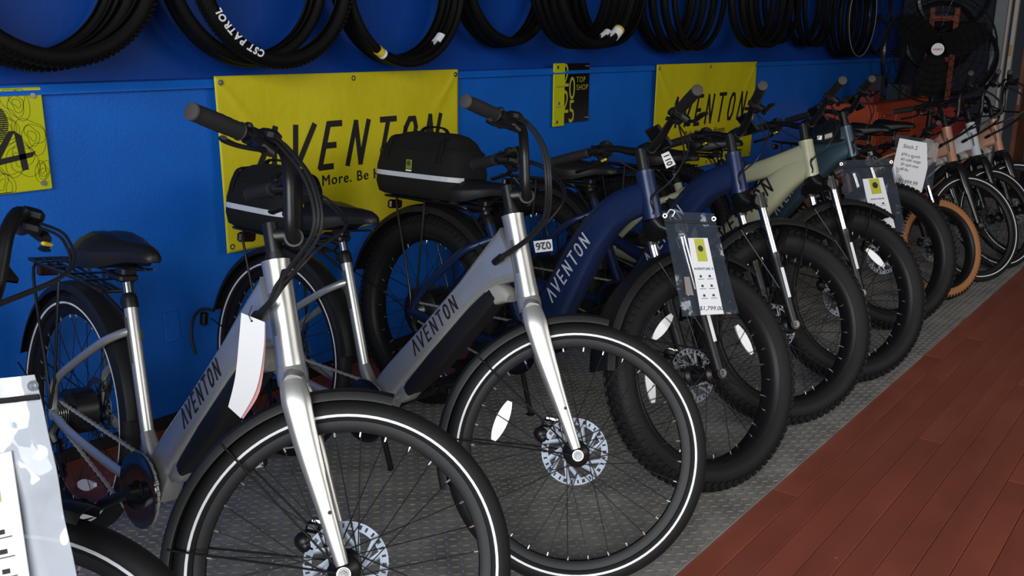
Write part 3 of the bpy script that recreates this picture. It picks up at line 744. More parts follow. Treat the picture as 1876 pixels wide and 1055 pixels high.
def bicycle(kind, pose, paint_m, label, pname, near=True, step=True, rack=True, fend=True, text=None, refl=(), tan=False, stripe=True, sc=1.0, decal=True, wm_word=True, crank=-150, headlight=False, fork_m=None):
    x, y, psi, lean, steer, pitch = pose
    RM = root_m(x, y, psi, lean, pitch, sc)
    root = empty('bicycle', label, 'bicycle', RM, 'bicycles lined up along the wall')
    S = steer_m(kind, rad(steer)); d = CITY if kind == 'city' else FAT; R, L = d['R'], d['L']
    city = kind == 'city'
    def part(name, fn, m, mtx=None, sm=35, key=None, parent=None): return link(name, cached(key or ('%s_%s' % (name, kind)), fn, m, sm), parent or root, mtx)
    ra = (0, R); bb = (.4917, .2864) if city else (.50, .33); cy = -.052 if city else -.072
    # frame
    if city:
        fr = part('frame', frame_city, paint_m, key='frame_city_' + pname)
        part('battery', battery_city, PLASTIC); part('battery_cap', battery_cap_city, mat('battery_cap_grey', (.30, .29, .26), .4)); part('battery_end', lockend_city, paint_m, key='lock_' + pname)
        part('fork', fork_city, fork_m or paint_m, S, key='fork_city_' + (fork_m.name if fork_m else pname))
    else:
        fr = part('frame', frame_fat(step), paint_m, key='frame_fat_%s_%d' % (pname, step))
        fk = part('fork', fork_fat_low, BLACK, S); part('fork_crown', fork_fat_crown, BLACK, None, parent=fk); part('stanchions', fork_fat_st, CHROME, None, parent=fk)
        if decal: part('fork_decal', fork_decal, STRIPE, None, parent=fk)
    ht = Vector((d['HT'][0], 0, d['HT'][1])); hb = Vector((d['HB'][0], 0, d['HB'][1])); ad = (ht - hb).normalized()
    if city:
        part('head_decal', lambda: G().sweep([hb + ad * .065 + Vector((.004, -.0297, 0)), hb + ad * .155 + Vector((.004, -.0297, 0))], [(.0008, .0055)] * 2, (0, 1, 0), 6), mat('head_decal_ink', (.09, .10, .12), .5), None, 0)
        part('fork_eyelet', lambda: G().cyl((1.172, -.070, .462), (1.172, -.0735, .462), .0042, 12).cyl((1.172, .070, .462), (1.172, .0735, .462), .0042, 12), INK, S)
        part('serial_label', lambda: G().sweep([(.2947 + .010, -.0166, .7167 - .028), (.2947 + .054, -.0166, .7167 - .142)], [(.0012, .0085)] * 2, (0, 1, 0), 6), mat('serial_label_grey', (.07, .07, .06), .5), None, 0)
    if text:
        g = wordmark(*text[0], **text[1]); o = g.build('wordmark', text[2], root, 0)
    # wheels
    WF = S @ Matrix.Translation((L, 0, R)); WR = Matrix.Translation((0, 0, R))
    make_wheel('front_wheel', kind, root, WF, True, near, refl=refl, tan=tan, stripe=stripe, rotor_y=.040 if city else .055)
    make_wheel('rear_wheel', kind, root, WR, False, near, refl=(72,) if near else (), tan=tan, stripe=stripe, rotor_y=.055 if city else .072)
    # bars
    part('stem', stem_geo(kind), BLACK, S); part('headset_spacer', spacer_geo(kind), PLASTIC, S); part('stem_band', band_geo(kind), CHROME, S)
    part('handlebar', bar_geo(kind), BLACK, S)
    for s in (-1, 1):
        gp = part('grip', grip_geo(kind, s), GRIP, S, key='grip_%s_%d' % (kind, s)); part('grip_end', gripend_geo(kind, s), GRIPEND, None, key='gripend_%s_%d' % (kind, s), parent=gp)
        part('brake_lever', lever_geo(kind, s), BLACK, S, key='lever_%s_%d' % (kind, s)); part('shifter', shifter_geo(kind, s), PLASTIC, S, key='shifter_%s_%d' % (kind, s))
    if near: part('yellow_tab', lambda: G().cbox((.945 if city else .88, .215, 1.112 if city else 1.075), (.008, .030, .008), .002), YLENS, S)
    part('display', lambda: G().cbox((.945 if city else .95, .0 if not city else .10, 1.05 if city else 1.115), (.012, .075, .085) if not city else (.012, .055, .05), .004, Matrix.Rotation(rad(-52), 3, 'Y')), PLASTIC, S)
    for s in (-1, 1):
        wy = .073 if city else .094
        part('axle_nut', lambda: G().cyl((L, s * wy, R), (L, s * (wy + .004), R), .0125, 18).cyl((L, s * (wy + .004), R), (L, s * (wy + .010), R), .0085, 6).cyl((L, s * (wy + .010), R), (L, s * (wy + .014), R), .005, 10), mat('axle_nut_steel', (.22, .22, .22), .45, .9), S, key='nut_%s_%d' % (kind, s))
    # saddle
    stp = (.2947, .7167) if city else (.2719, .7405); top = (.262, .800) if city else (.238, .806)
    dx, dz = (0, 0) if city else (-.045, .003)
    part('seat_post', post_geo(stp, top, 0), mat('post_dark_chrome', (.35, .35, .36), .22, 1.0)); part('seat_collar', collar_geo(stp, top), BLACK)
    sd = part('saddle', saddle_geo(dx, dz), SADDLE, None, 60); part('saddle_rails', clamp_geo(top, .80 + dz), BLACK, None, parent=sd)
    # drivetrain
    part('chainring', ring_geo(bb, cy), BLACK); part('chain_guard', guard_geo(bb, cy), GUARD); part('chain', chain_geo(bb, ra, cy), mat('chain_steel', (.42, .41, .38), .4, .35), None, 0)
    for s, a in ((-1, crank), (1, crank + 180)):
        ck = part('crank_arm', crank_geo(bb, -cy + .022, a, s), BLACK, key='crank_%s_%d_%d' % (kind, s, crank))
        pd = part('pedal', pedal_geo(bb, -cy + .022, a, s), PLASTIC, key='pedal_%s_%d_%d' % (kind, s, crank)); part('pedal_reflector', pedalref_geo(bb, -cy + .022, a, s), LENS, None, key='pref_%s_%d_%d' % (kind, s, crank), parent=pd)
    part('cassette', cassette_geo(ra, cy - .012), STEEL); part('derailleur', derail_geo(ra, cy - .012), BLACK); part('kickstand', kick_geo(bb, R), BLACK)
    part('brake_caliper', lambda: (G().cbox((L - .075, .062 if city else .078, R + .035), (.055, .035, .045), .008).ball((L - .092, .052 if city else .068, R + .022), (.017, .02, .017)).cbox((L - .085, .060 if city else .076, R + .062), (.03, .03, .02), .005).ball((L - .098, .050 if city else .066, R + .030), (.02, .018, .02))), BLACK, S)
    part('caliper_mount', lambda: G().cbox((L - .060, .062 if city else .078, R + .074), (.066, .016, .012), .003).cbox((L - .042, .062 if city else .078, R + .045), (.012, .012, .055), .003), STEEL, S)
    # fenders
    if fend:
        ff = part('front_fender', fender_geo(.372 if city else .412, L, R, 86 if city else 68, 205 if city else 188, .034 if city else .058, .022 if city else .03), FENDER, S)
        part('fender_stays', stays([((L, .066, R), (L - .355, .034, R - .02)), ((L, .066, R), (L - .30, .034, R + .205))]) if city else stays([((L - .02, .09, R + .06), (L - .395, .056, R + .06)), ((L - .02, .09, R + .06), (L + .02, .056, R + .40)), ((L - .02, .09, R + .06), (L - .25, .056, R + .31))], .003), BLACK, None, parent=ff)
        rf = part('rear_fender', fender_geo(.378 if city else .414, 0, R, 12, 166, .036 if city else .06, .024 if city else .03), FENDER)
        part('fender_stays', stays([((0, .072, R), (-.36, .036, R + .06))] if city else [((0, .10, R), (-.392, .058, R + .10))]), BLACK, None, key='rstay_' + kind, parent=rf)
    if rack:
        z = .758 if city else .797; x0, x1, w = -.215, .20, .062
        rk = part('rack', rack_geo(z, x0, x1, w), BLACK); part('rack_legs', rackleg_geo(z, x0, x1, w, ra, .082 if city else .106), BLACK, None, parent=rk)
        part('rack_strut', lambda: G().sweep([(x1, -.03, z - .02), (.30 if city else .27, -.012, .69)], .005, n=8).sweep([(x1, .03, z - .02), (.30 if city else .27, .012, .69)], .005, n=8), BLACK, None, parent=rk)
        tl = part('tail_light', tail_geo(x0 - .012, z - .035), mat('tail_lens', (.02, .004, .004), .3))
    # cables (bars to frame) built for this steering angle
    def sp(p): return S @ Vector(p)
    b_ = bars_path(kind, -1); cg = G()
    ent = Vector((.938, -.043, .822)) if city else Vector((.86, -.045, .86))
    if city:
        a = sp((.925, -.205, 1.152)); kx = 1 + max(0, steer - 40) / 11 * .42
        for k in range(3):
            e = Vector((-.002 * k, -.007 * k, .005 * (k % 2)))
            pts = [a + e, a + Vector((.035, 0, -.006)) + e, a + Vector((.095 * kx, -.006, -.062)) + e, a + Vector((.125 * kx, -.012, -.145)) + e, Vector((1.143 + .06 * (kx - 1), -.105, .970)) + e, Vector((1.10, -.088, .925)) + e * .7, Vector((1.036, -.062, .882)) + e * .4, ent + Vector((.03, -.002, .02)), ent]
            cg.sweep(cr(pts, 6), .0033, n=8)
        b0 = sp((.925, .205, 1.140))
        for k in range(2):
            e = Vector((0, .006 * k, .006 * k))
            pts = [b0 + e, sp((1.0, .17, 1.125)) + e, sp((1.065, .09, 1.065)) + e, Vector((1.12, -.02, 1.0)) + e, Vector((1.11, -.075, .94)) + e, Vector((1.036, -.060, .884)) + e * .3, ent + Vector((.03, -.002, .02)), ent]
            cg.sweep(cr(pts, 6), .0030, n=8)
        cs = cg.build('cables', CABLE, root)
        G().sweep(cr([(1.135, -.105, .960), (1.10, -.089, .925), (1.036, -.063, .882), (.975, -.047, .845), (.938, -.043, .822)], 4), .0072, n=10).build('cable_wrap', CABLE, cs)
        G().sweep([(.958, -.0455, .834), (.930, -.038, .815)], [.0105, .0095], n=12).build('cable_port', PLASTIC, cs)
    else:
        for k, s in enumerate((-1, -1, 1)):
            a = sp((.885, s * .19, 1.085)); f1 = sp((.975, s * (.13 - .02 * k), 1.05 - .02 * k))
            pts = [a, f1, sp((.985, s * .045, .97)), Vector((.962, -.030 - .004 * k, .905)), Vector((.972, -.028, .865)), Vector((.955, -.020, .835))]
            cg.sweep(cr(pts, 5), .0027, n=7)
        cg.build('cables', CABLE, root)
    if headlight:
        hl = G().sweep([Vector((1.02, -.01, .765)), Vector((1.055, -.01, .762)), Vector((1.115, -.01, .755)), Vector((1.125, -.01, .754))], [.016, .028, .031, .029], n=24).build('headlight', mat('headlight_grey', (.10, .10, .10), .3, .6), root)
        hl.matrix_local = S
        G().sweep([Vector((1.124, -.01, .754)), Vector((1.130, -.01, .7535))], [.027, .022], n=20).build('headlight_lens', LENS, hl)
    return root, RM, S
TW = (-.0375,)
def dt_text(p0, p1, yy, off, h, th, m, slant=.22):
    """wordmark on the right side of a down tube running from p0 up to p1 (x, z)"""
    a = Vector((p0[0], yy, p0[1])); b = Vector((p1[0], yy, p1[1])); ux = (b - a); W = ux.length; ux.normalize(); uy = Vector((0, -1, 0)).cross(ux) 
    return ((a, ux, uy, W, h, th), dict(slant=slant, lift=.0006), m)
CT = dt_text((.668, .500), (.816, .670), -.0363, 0, .040, .0062, INK)
P0 = (.56, 2.58, -96.0, 7.8, 40.0, .30)
PA = (1.1852, 2.5543, -94.935, 7.535, 50.905, .312)
PB = (1.8685, 2.5008, -90.976, 7.944, 39.871, .304)
PC = (2.5413, 2.4316, -91.166, 7.436, 67.886, -.418)
PD = (3.281, 2.4634, -93.998, 7.97, 57.169, -.234)
PE = (3.9655, 2.4154, -97.3, 6.623, 62.126, -.255)
PF = (4.65, 2.52, -87.5, 6.0, 48.0, -.2)
PG = (5.46, 2.22, -91.0, 7.0, 58.0, -.25)
PH = (6.18, 2.42, -96.4, 10.0, 59.0, .3)
PI_ = (6.60, 2.38, -94.5, 9.0, 62.0, .3)
PJ = (7.02, 2.33, -94.7, 8.5, 50.0, .3)
bicycle('city', P0, SILVER, 'bicycle mostly cut off by the left picture edge, only bars, headlight and front tire showing', 'silver', headlight=True, rack=False)
_, MA, SA = bicycle('city', PA, SILVER, 'nearest complete silver step-through bicycle, long white tag hanging beside its head tube', 'silver', text=CT)
_, MB, SB = bicycle('city', PB, SILVER, 'silver step-through bicycle carrying a rack bag, second silver one from the left', 'silver', text=CT, refl=(-167,))
_lp = G().sweep(cr([(-.372, -.02, .435), (-.415, -.045, .430), (-.445, -.055, .385), (-.442, -.058, .32), (-.425, -.05, .262)], 5), .0055, n=8)
_rb = [o for o in bpy.data.objects if o.name.startswith('bicycle') and o.get('label', '').startswith('silver step-through')][0]
_lp.build('tail_cable', CABLE, _rb); G().cbox((-.405, -.035, .398), (.028, .022, .05), .005).build('tail_bracket', PLASTIC, _rb)
WHITEI = mat('white_print', (.55, .57, .62), .5)
FT = lambda m: dt_text((.626, .515), (.756, .740), -.0478, 0, .044, .0062, m)
FT2 = lambda m: dt_text((.560, .470), (.815, .770), -.0478, 0, .060, .010, m)
_, MC, SC_ = bicycle('fat', PC, NAVY, 'navy fat-tire bicycle right of the silver pair with white frame lettering', 'navy', text=FT(WHITEI), refl=(-42, -145, 162))
_, MD, SD_ = bicycle('fat', PD, NAVY, 'second navy fat-tire bicycle, between the other navy one and the sage one', 'navy', text=FT(WHITEI), refl=())
_, ME, SE_ = bicycle('fat', PE, SAGE, 'pale sage green fat-tire bicycle with a straight top tube', 'sage', step=False, text=FT2(INK), refl=(-60,))
_, MF, SF_ = bicycle('fat', PF, TEAL, 'dark teal fat-tire bicycle with a clear price pouch at its fork', 'teal', step=False, near=False, text=FT(WHITEI), fend=False)
_, MG, SG_ = bicycle('fat', PG, BLACKP, 'small-wheeled black bicycle with tan tire sidewalls and a handwritten price card', 'black', near=False, tan=True, sc=.79, fend=False, rack=False)
_, MH, SH_ = bicycle('city', PH, COPPER, 'copper framed bicycle, nearest of the three with white striped tires at right', 'copper', near=False, fend=False, text=dt_text((.60, .42), (.84, .70), -.0363, 0, .05, .009, INK), sc=.96, fork_m=BLACKP)
bicycle('city', PI_, WHITEP, 'white framed bicycle standing between the copper and the rose bicycles', 'white', near=False, fend=False, rack=False, sc=.96, fork_m=BLACKP)
bicycle('city', PJ, COPPER, 'rose copper bicycle last in the row beside the doorway', 'copper', near=False, fend=False, rack=False, sc=.96, fork_m=BLACKP)

# ================================================================== things on the bicycles
def rack_bag(RM, x0, x1, z0, h, w, label, logo=True, n=.7):
    M = RM @ Matrix.Translation(((x0 + x1) / 2, 0, z0)); root = empty('rack_bag', label, 'bag', M, 'trunk bags on the bicycle racks')
    L = (x1 - x0) / 2
    def ring(z, sl, sw, k=0.0):
        out = []
        for i in range(28):
            t = 2 * PI * i / 28; c, s = math.cos(t), math.sin(t)
            out.append((L * sl * math.copysign(abs(c) ** .42, c) + k, w * sw * math.copysign(abs(s) ** .5, s), z))
        return out
    G().loft([ring(.006, .86, .80), ring(.014, .95, .92), ring(.05, 1, 1), ring(h * .45, 1.0, 1.0), ring(h * .62, .97, .93), ring(h * .74, .93, .83)]).build('body', FABRIC, root, 50)
    G().loft([ring(h * .70, .955, .86), ring(h * .75, .955, .85), ring(h * .77, .91, .78), ring(h * .88, .80, .66, .005), ring(h * .96, .62, .50, .015), ring(h, .40, .3, .02)]).build('lid', FABRIC, root, 50)
    G().loft([ring(h * .715, .965, .868), ring(h * .735, .965, .868)]).build('zipper', WEB, root, 30)
    zs = h * .34
    # reflective strip wrapped on the near side
    pts = [p for p in ring(zs, 1.004, 1.012) if p[1] < -.2 * w]; pts.sort()
    g = G()
    for (xa, ya, _), (xb, yb, _) in zip(pts[:-1], pts[1:]): g.add([(xa, ya - .001, zs - .009), (xb, yb - .001, zs - .009), (xb, yb - .001, zs + .009), (xa, ya - .001, zs + .009)], [(0, 1, 2, 3)])
    g.build('reflective_strip', REFL, root, 40)
    G().sweep(cr([(-.07, 0, h * .96), (-.04, 0, h * 1.06), (.05, 0, h * 1.06), (.08, 0, h * .95)], 4), (.012, .004), (0, 1, 0), 8).build('carry_handle', WEB, root)
    for xx in (-.6, .62):
        G().sweep(cr([(L * xx, -w * 1.0, h * .56), (L * xx, -w * .90, h * .74), (L * xx * .95, -w * .62, h * .91), (L * xx * .9, w * .62, h * .91), (L * xx, w * .90, h * .74), (L * xx, w * 1.0, h * .56)], 4), (.011, .0022), (1, 0, 0), 8, 3).build('strap', WEB, root)
    G().cbox((-L * 1.02, -w * .35, h * .66), (.016, .03, .022), .005).build('buckle', PLASTIC, root)
    G().cbox((-L * 1.0, w * .3, h * .45), (.02, .05, .05), .006).build('side_tab', WEB, root)
    if logo:
        G().cbox((-L * .02, -w * 1.012, h * .50), (.030, .003, .036), .001).build('logo_patch', mat('logo_green', (.20, .22, .02), .6), root, 0)
        G().lathe([(.010, -.0004), (.010, 0), (0, 0), (0, -.0004)], 14, c=(-L * .02, -w * 1.012 - .002, h * .515)).build('logo_mark', mat('logo_dark', (.05, .07, .01), .6), root, 0)
        G().cbox((-L * .02, -w * 1.012, h * .50 - .023), (.030, .003, .006), .001).build('logo_caption', PAPER, root, 0)
    return root
rack_bag(MB, -.250, .09, .762, .225, .108, 'black trunk bag on the rack of the second silver bicycle, over the yellow banner', logo=False)
rack_bag(MC, -.265, .185, .802, .255, .118, 'larger black trunk bag with green logo patch and pale reflective strip')
# generic paper / pouch builder -------------------------------------------------
def ray_pt(px, py, depth):
    d = _r * ((px - 938.0) / 1722.07) + _u * ((527.5 - py) / 1722.07) + _f
    return Vector((0, 0, CAMH)) + d * depth
def sheet(corners, nx, nz, wave=0.0, seed=0, t=.0006):
    """thin rectangular sheet with real thickness; corners TL, TR, BR, BL"""
    TL, TR, BR, BL = [Vector(c) for c in corners]; n = (TR - TL).cross(BL - TL).normalized(); r = random.Random(seed); ph = r.uniform(0, 6)
    def P(u, v, o):
        a = TL.lerp(TR, u); b = BL.lerp(BR, u); p = a.lerp(b, v)
        return p + n * (o + wave * (math.sin(5 * u + 4 * v + ph) + .6 * math.sin(11 * u - 7 * v + ph * 2) + .35 * math.sin(19 * v + 6 * u)))
    g = G(); m = (nx + 1) * (nz + 1)
    for o in (-t, t):
        for j in range(nz + 1):
            for i in range(nx + 1): g.v.append(tuple(P(i / nx, j / nz, o)))
    k = nx + 1
    for j in range(nz):
        for i in range(nx):
            q = (j * k + i, j * k + i + 1, (j + 1) * k + i + 1, (j + 1) * k + i); g.f += [q, tuple(m + a for a in reversed(q))]
    for i in range(nx): g.f += [(i + 1, i, m + i, m + i + 1), (nz * k + i, nz * k + i + 1, m + nz * k + i + 1, m + nz * k + i)]
    for j in range(nz): g.f += [(j * k, (j + 1) * k, m + (j + 1) * k, m + j * k), ((j + 1) * k + nx, j * k + nx, m + j * k + nx, m + (j + 1) * k + nx)]
    return g
def rehome(root, objs):
    """move parts built in world space under their thing"""
    bpy.context.view_layer.update(); inv = root.matrix_local.inverted()
    for o in objs: o.parent = root; o.matrix_local = inv
def price_card(parts, TL, TR, BR, BL, title, price, full=True):
    TL, TR, BR, BL = [Vector(v) for v in (TL, TR, BR, BL)]
    parts.append(sheet((TL, TR, BR, BL), 2, 6, t=.0008).build('price_card', PAPER, None, 0))
    ux = (TR - TL); W = ux.length; ux.normalize(); dn = (BL - TL); H = dn.length; dn.normalize(); n = dn.cross(ux).normalized()
    if n.dot(Vector((0, 0, CAMH)) - TL) < 0: n = -n
    def at(u, v, o=.0016): return TL + ux * (W * u) + dn * (H * v) + (BR - BL - (TR - TL)) * (u * v) + n * o
    def rect(name, u0, v0, u1, v1, m, o=.0016):
        parts.append(G().add([at(u0, v1, o), at(u1, v1, o), at(u1, v0, o), at(u0, v0, o)], [(0, 1, 2, 3)]).build(name, m, None, 0))
    def txt(s, u, v, size, m, name='lettering', bold=0, **k): parts.append(text_geo(s, size, at(u, v), ux, -dn, 'CENTER', bold=bold, lift=.0 if ux.cross(-dn).dot(n) > 0 else -.0, **k).build(name, m, None, 0))
    rect('yellow_panel', .30, .01, .78, .31, LIME)
    parts.append(G().add([at(.54 + .13 * math.cos(2 * PI * i / 24), .14 + .13 * W / H * 1.25 * math.sin(2 * PI * i / 24), .0022) for i in range(24)], [tuple(range(24))]).build('round_emblem', INK, None, 0))
    txt(title, .5, .42, .0098, INK, bold=.0002)
    for r_ in range(3):
        for c_ in range(2):
            u, v = .3 + .42 * c_, .50 + .125 * r_
            rect('icon', u - .05, v - .012, u + .05, v + .018, INK); rect('caption', u - .14, v + .036, u + .14, v + .044, GREYINK)
    txt(price, .48, .945, .0175, INK, 'handwritten_price', bold=.0001, shear=.3)
def pouch(name, label, corners, m, hang=None, seed=1, wave=.004):
    TL, TR, BR, BL = [Vector(v) for v in corners]; c = (BL + BR) / 2
    root = empty(name, label, 'price pouch', Matrix.Translation(c), 'clear price pouches')
    parts = [sheet(corners, 12, 20, wave, seed, .0007).build('clear_sleeve', m, None, 60)]
    dn = (BL - TL) * .03; toc = (Vector((0, 0, CAMH)) - c).normalized()
    a = TL + (BL - TL) * .10 + toc * .004; b = TR + (BR - TR) * .10 + toc * .004
    parts.append(G().sweep([a, (a + b) / 2 + toc * .002, b], (.004, .0015), (0, 0, 1), 8, 3).build('black_seam', PLASTIC, None))
    for p in (TL, TR): parts.append(G().lathe([(.007, -.002), (.007, .002), (.004, .002), (.004, -.002)], 14).xf(Matrix.Translation(p.lerp(c, .05) + toc * .003) @ Vector((0, -1, 0)).rotation_difference(toc).to_matrix().to_4x4()).build('grommet', STEEL, None))
    if hang is not None:
        for p in (TL, TR): parts.append(G().sweep(cr([p.lerp(c, .05), (p.lerp(c, .05) + hang) / 2 + Vector((0, 0, -.006)), hang], 3), .0012, n=6).build('hang_cord', PLASTIC, None))
    return root, parts, toc
# pouch on the first navy bicycle
dC = 2.80
q = [ray_pt(1214, 386, dC + .02), ray_pt(1308, 392, dC + .02), ray_pt(1353, 574, dC - .03), ray_pt(1250, 580, dC - .03)]
root, parts, toc = pouch('price_pouch', 'clear plastic price pouch hanging at the fork of the first navy bicycle', q, POUCH, MC @ SC_ @ Vector((1.01, -.05, .815)))
price_card(parts, ray_pt(1260, 436, dC - .01), ray_pt(1296, 436, dC - .01), ray_pt(1326, 575, dC - .04), ray_pt(1284, 577, dC - .04), 'AVENTURE 3', '$1,799.00')
parts.append(sheet((ray_pt(1253, 507, dC - .02), ray_pt(1263, 507, dC - .02), ray_pt(1271, 541, dC - .03), ray_pt(1257, 540, dC - .03)), 1, 1).build('barcode_slip', mat('slip_grey', (.22, .2, .17), .6), None, 0))
parts.append(G().sweep(cr([ray_pt(1222, 392, dC), ray_pt(1228, 384, dC - .01), ray_pt(1236, 388, dC - .01), ray_pt(1231, 397, dC - .01)], 4), .002, n=6).build('wire_tie', LENS, None))
rehome(root, parts)
# pouch on the teal bicycle
dF = 4.25
q = [ray_pt(1538, 294, dF), ray_pt(1634, 290, dF), ray_pt(1660, 425, dF - .05), ray_pt(1556, 430, dF - .05)]
root, parts, toc = pouch('price_pouch', 'clear price pouch with a narrow white card on the dark teal bicycle', q, POUCH, MF @ SF_ @ Vector((1.01, -.05, .815)), seed=4)
price_card(parts, ray_pt(1580, 328, dF - .02), ray_pt(1617, 325, dF - .02), ray_pt(1640, 417, dF - .06), ray_pt(1600, 424, dF - .06), 'AVENTURE M', '')
rehome(root, parts)
# pouch at the left picture edge
d0 = 1.27
q = [ray_pt(-150, 710, d0), ray_pt(62, 686, d0), ray_pt(160, 1120, d0 - .05), ray_pt(-110, 1150, d0 - .05)]
root, parts, toc = pouch('price_pouch', 'shiny crumpled clear pouch with price card at the bottom left corner', q, POUCHG, seed=9, wave=.004)
price_card(parts, ray_pt(-112, 858, d0 - .02), ray_pt(21, 826, d0 - .02), ray_pt(62, 1110, d0 - .06), ray_pt(-80, 1140, d0 - .06), 'PACE 4', '')
rehome(root, parts)
# long paper tag on the nearest silver bicycle
dA = 1.905
root = empty('paper_tag', 'long white paper tag with pink back sheet hanging on the nearest silver bicycle', 'tag', Matrix.Translation(ray_pt(440, 765, dA)))
def strip(pts_l, pts_r, m, name, off):
    secs = [[a + _f * off, b + _f * off, b + _f * (off + .0008), a + _f * (off + .0008)] for a, b in zip(pts_l, pts_r)]
    return G().loft(secs).build(name, m, None, 60)
L_ = cr([ray_pt(442, 573, dA), ray_pt(438, 620, dA - .004), ray_pt(431, 690, dA - .012), ray_pt(418, 745, dA - .018)], 5); R_ = cr([ray_pt(485, 590, dA), ray_pt(483, 640, dA - .004), ray_pt(470, 712, dA - .012), ray_pt(441, 766, dA - .018)], 5)
R2 = cr([ray_pt(485, 592, dA), ray_pt(484, 645, dA - .002), ray_pt(474, 718, dA - .006), ray_pt(444, 768, dA - .01)], 5)
pr = [strip(L_, R_, PAPER, 'front_sheet', 0), strip(L_, R2, PINK, 'pink_sheet', .006)]
pr.append(G().sweep(cr([ray_pt(462, 589, dA - .004), ray_pt(456, 578, dA), ray_pt(462, 560, dA + .10)], 3), .0008, n=6).build('tie_string', INK, None))
pr.append(G().ball(ray_pt(461, 588, dA - .002), .0022).build('eyelet', INK, None))
rehome(root, pr)
# number tags
def number_tag(label, corners, txt, flip, size, turn=False):
    TL, TR, BR, BL = [Vector(v) for v in corners]; root = empty('number_tag', label, 'tag', Matrix.Translation((BL + BR) / 2), 'white number tags')
    ux = (TR - TL).normalized(); dn = (BL - TL).normalized(); c = (TL + TR + BR + BL) / 4 - _f * .003
    parts = [sheet(corners, 2, 2, t=.0005).build('card', PAPER, None, 0)]
    if flip: ux, dn = -ux, -dn
    if turn: ux, dn = dn, -ux
    parts.append(text_geo(txt, size, c + dn * size * .34, ux, -dn, 'CENTER', bold=.0008, lift=0).build('lettering', INK, None, 0))
    parts.append(G().cyl(TL.lerp(TR, .5), TL.lerp(TR, .5) + Vector((0, .02, .06)), .0009, 6).build('tie', PLASTIC, None))
    rehome(root, parts)
dd = 3.12
number_tag('white number tag 110 hanging from the bars between the navy bicycles', (ray_pt(1211, 283, dd), ray_pt(1225, 277, dd), ray_pt(1238, 301, dd), ray_pt(1221, 309, dd)), '110', False, .027, True)
dd = 3.0
number_tag('white tag with upside-down digits beside the silver head tube', (ray_pt(977, 442, dd), ray_pt(1011, 438, dd), ray_pt(1013, 459, dd), ray_pt(981, 463, dd)), '026', True, .033)
# handwritten card on the tan-tired bicycle
dG = 5.02
root = empty('price_card', 'white handwritten price card in a sleeve on the tan-tired bicycle', 'card', Matrix.Translation(ray_pt(1668, 352, dG)))
cs = [ray_pt(1648, 253, dG), ray_pt(1698, 262, dG), ray_pt(1699, 308, dG), ray_pt(1688, 354, dG), ray_pt(1641, 342, dG), ray_pt(1634, 311, dG)]
parts = [G().loft([[p - _f * .001 for p in cs], [p + _f * .001 for p in cs]]).build('card', PAPER, None, 0)]
ux = (ray_pt(1697, 262, dG) - ray_pt(1649, 253, dG)).normalized(); uy = (_f.cross(ux)).normalized(); uy = uy if uy.z > 0 else -uy
for s_, x_, y_, z_ in (('Sinch 2', 1654, 270, .030), ('$70 a month', 1651, 284, .022), ('60 mile range', 1650, 293, .022), ('20 mph max', 1649, 302, .022), ('68 lbs', 1648, 311, .022), ('$1899.99', 1646, 334, .030)):
    parts.append(text_geo(s_, z_, ray_pt(x_, y_, dG - .004), ux, uy, lift=0, shear=.15, sx=.9).build('handwriting', mat('pen_ink', (.05, .06, .10), .6), None, 0))
sl = [ray_pt(1641, 246, dG + .012), ray_pt(1722, 258, dG + .012), ray_pt(1708, 345, dG + .004), ray_pt(1640, 350, dG + .004)]
parts.append(sheet(sl, 8, 10, .006, 3, .0006).build('clear_sleeve', POUCH, None, 60))
rehome(root, parts)

# ================================================================== tires hanging above the ledge
def hang_tire_geo(R, b, bead):
    g = G(); c = R - b
    prof = [(c + b * math.cos(t), b * 1.05 * math.sin(t)) for t in [rad(-140 + 280 * i / 16) for i in range(17)]]
    inner = [(c + (b - .004) * math.cos(t), (b - .004) * 1.05 * math.sin(t)) for t in [rad(140 - 280 * i / 16) for i in range(17)]]
    g.lathe(prof + inner, 80)
    return g
def knobs(g, R, b, n):
    c = R - b
    for i in range(n):
        an = 2 * PI * i / n
        for k, t in enumerate((-50, -18, 18, 50)):
            aa = an + (PI / n if k % 2 else 0); tt = rad(t); rr = c + (b + .0015) * math.cos(tt); y = (b + .0015) * 1.05 * math.sin(tt)
            er = Vector((math.cos(aa) * math.cos(tt), math.sin(tt), math.sin(aa) * math.cos(tt))); et = Vector((-math.sin(aa), 0, math.cos(aa))); es = er.cross(et)
            g.box((rr * math.cos(aa), y, rr * math.sin(aa)), (.005, .009, .010), Matrix((er, et, es)).transposed())
    return g
TK = knobs(hang_tire_geo(.352, .029, .30), .352, .029, 110).mesh('knobby_tire', RUBBERD, 40)
TS = hang_tire_geo(.345, .023, .30).mesh('slick_tire', RUBBERD, 40)
TT = hang_tire_geo(.342, .017, .30).mesh('thin_tire', RUBBERD, 40)
HOOK = mat('hook_steel', (.25, .25, .25), .4, .9)
ORD = ('innermost tire against the wall', 'second tire from the wall', 'third tire from the wall', 'fourth tire from the wall')
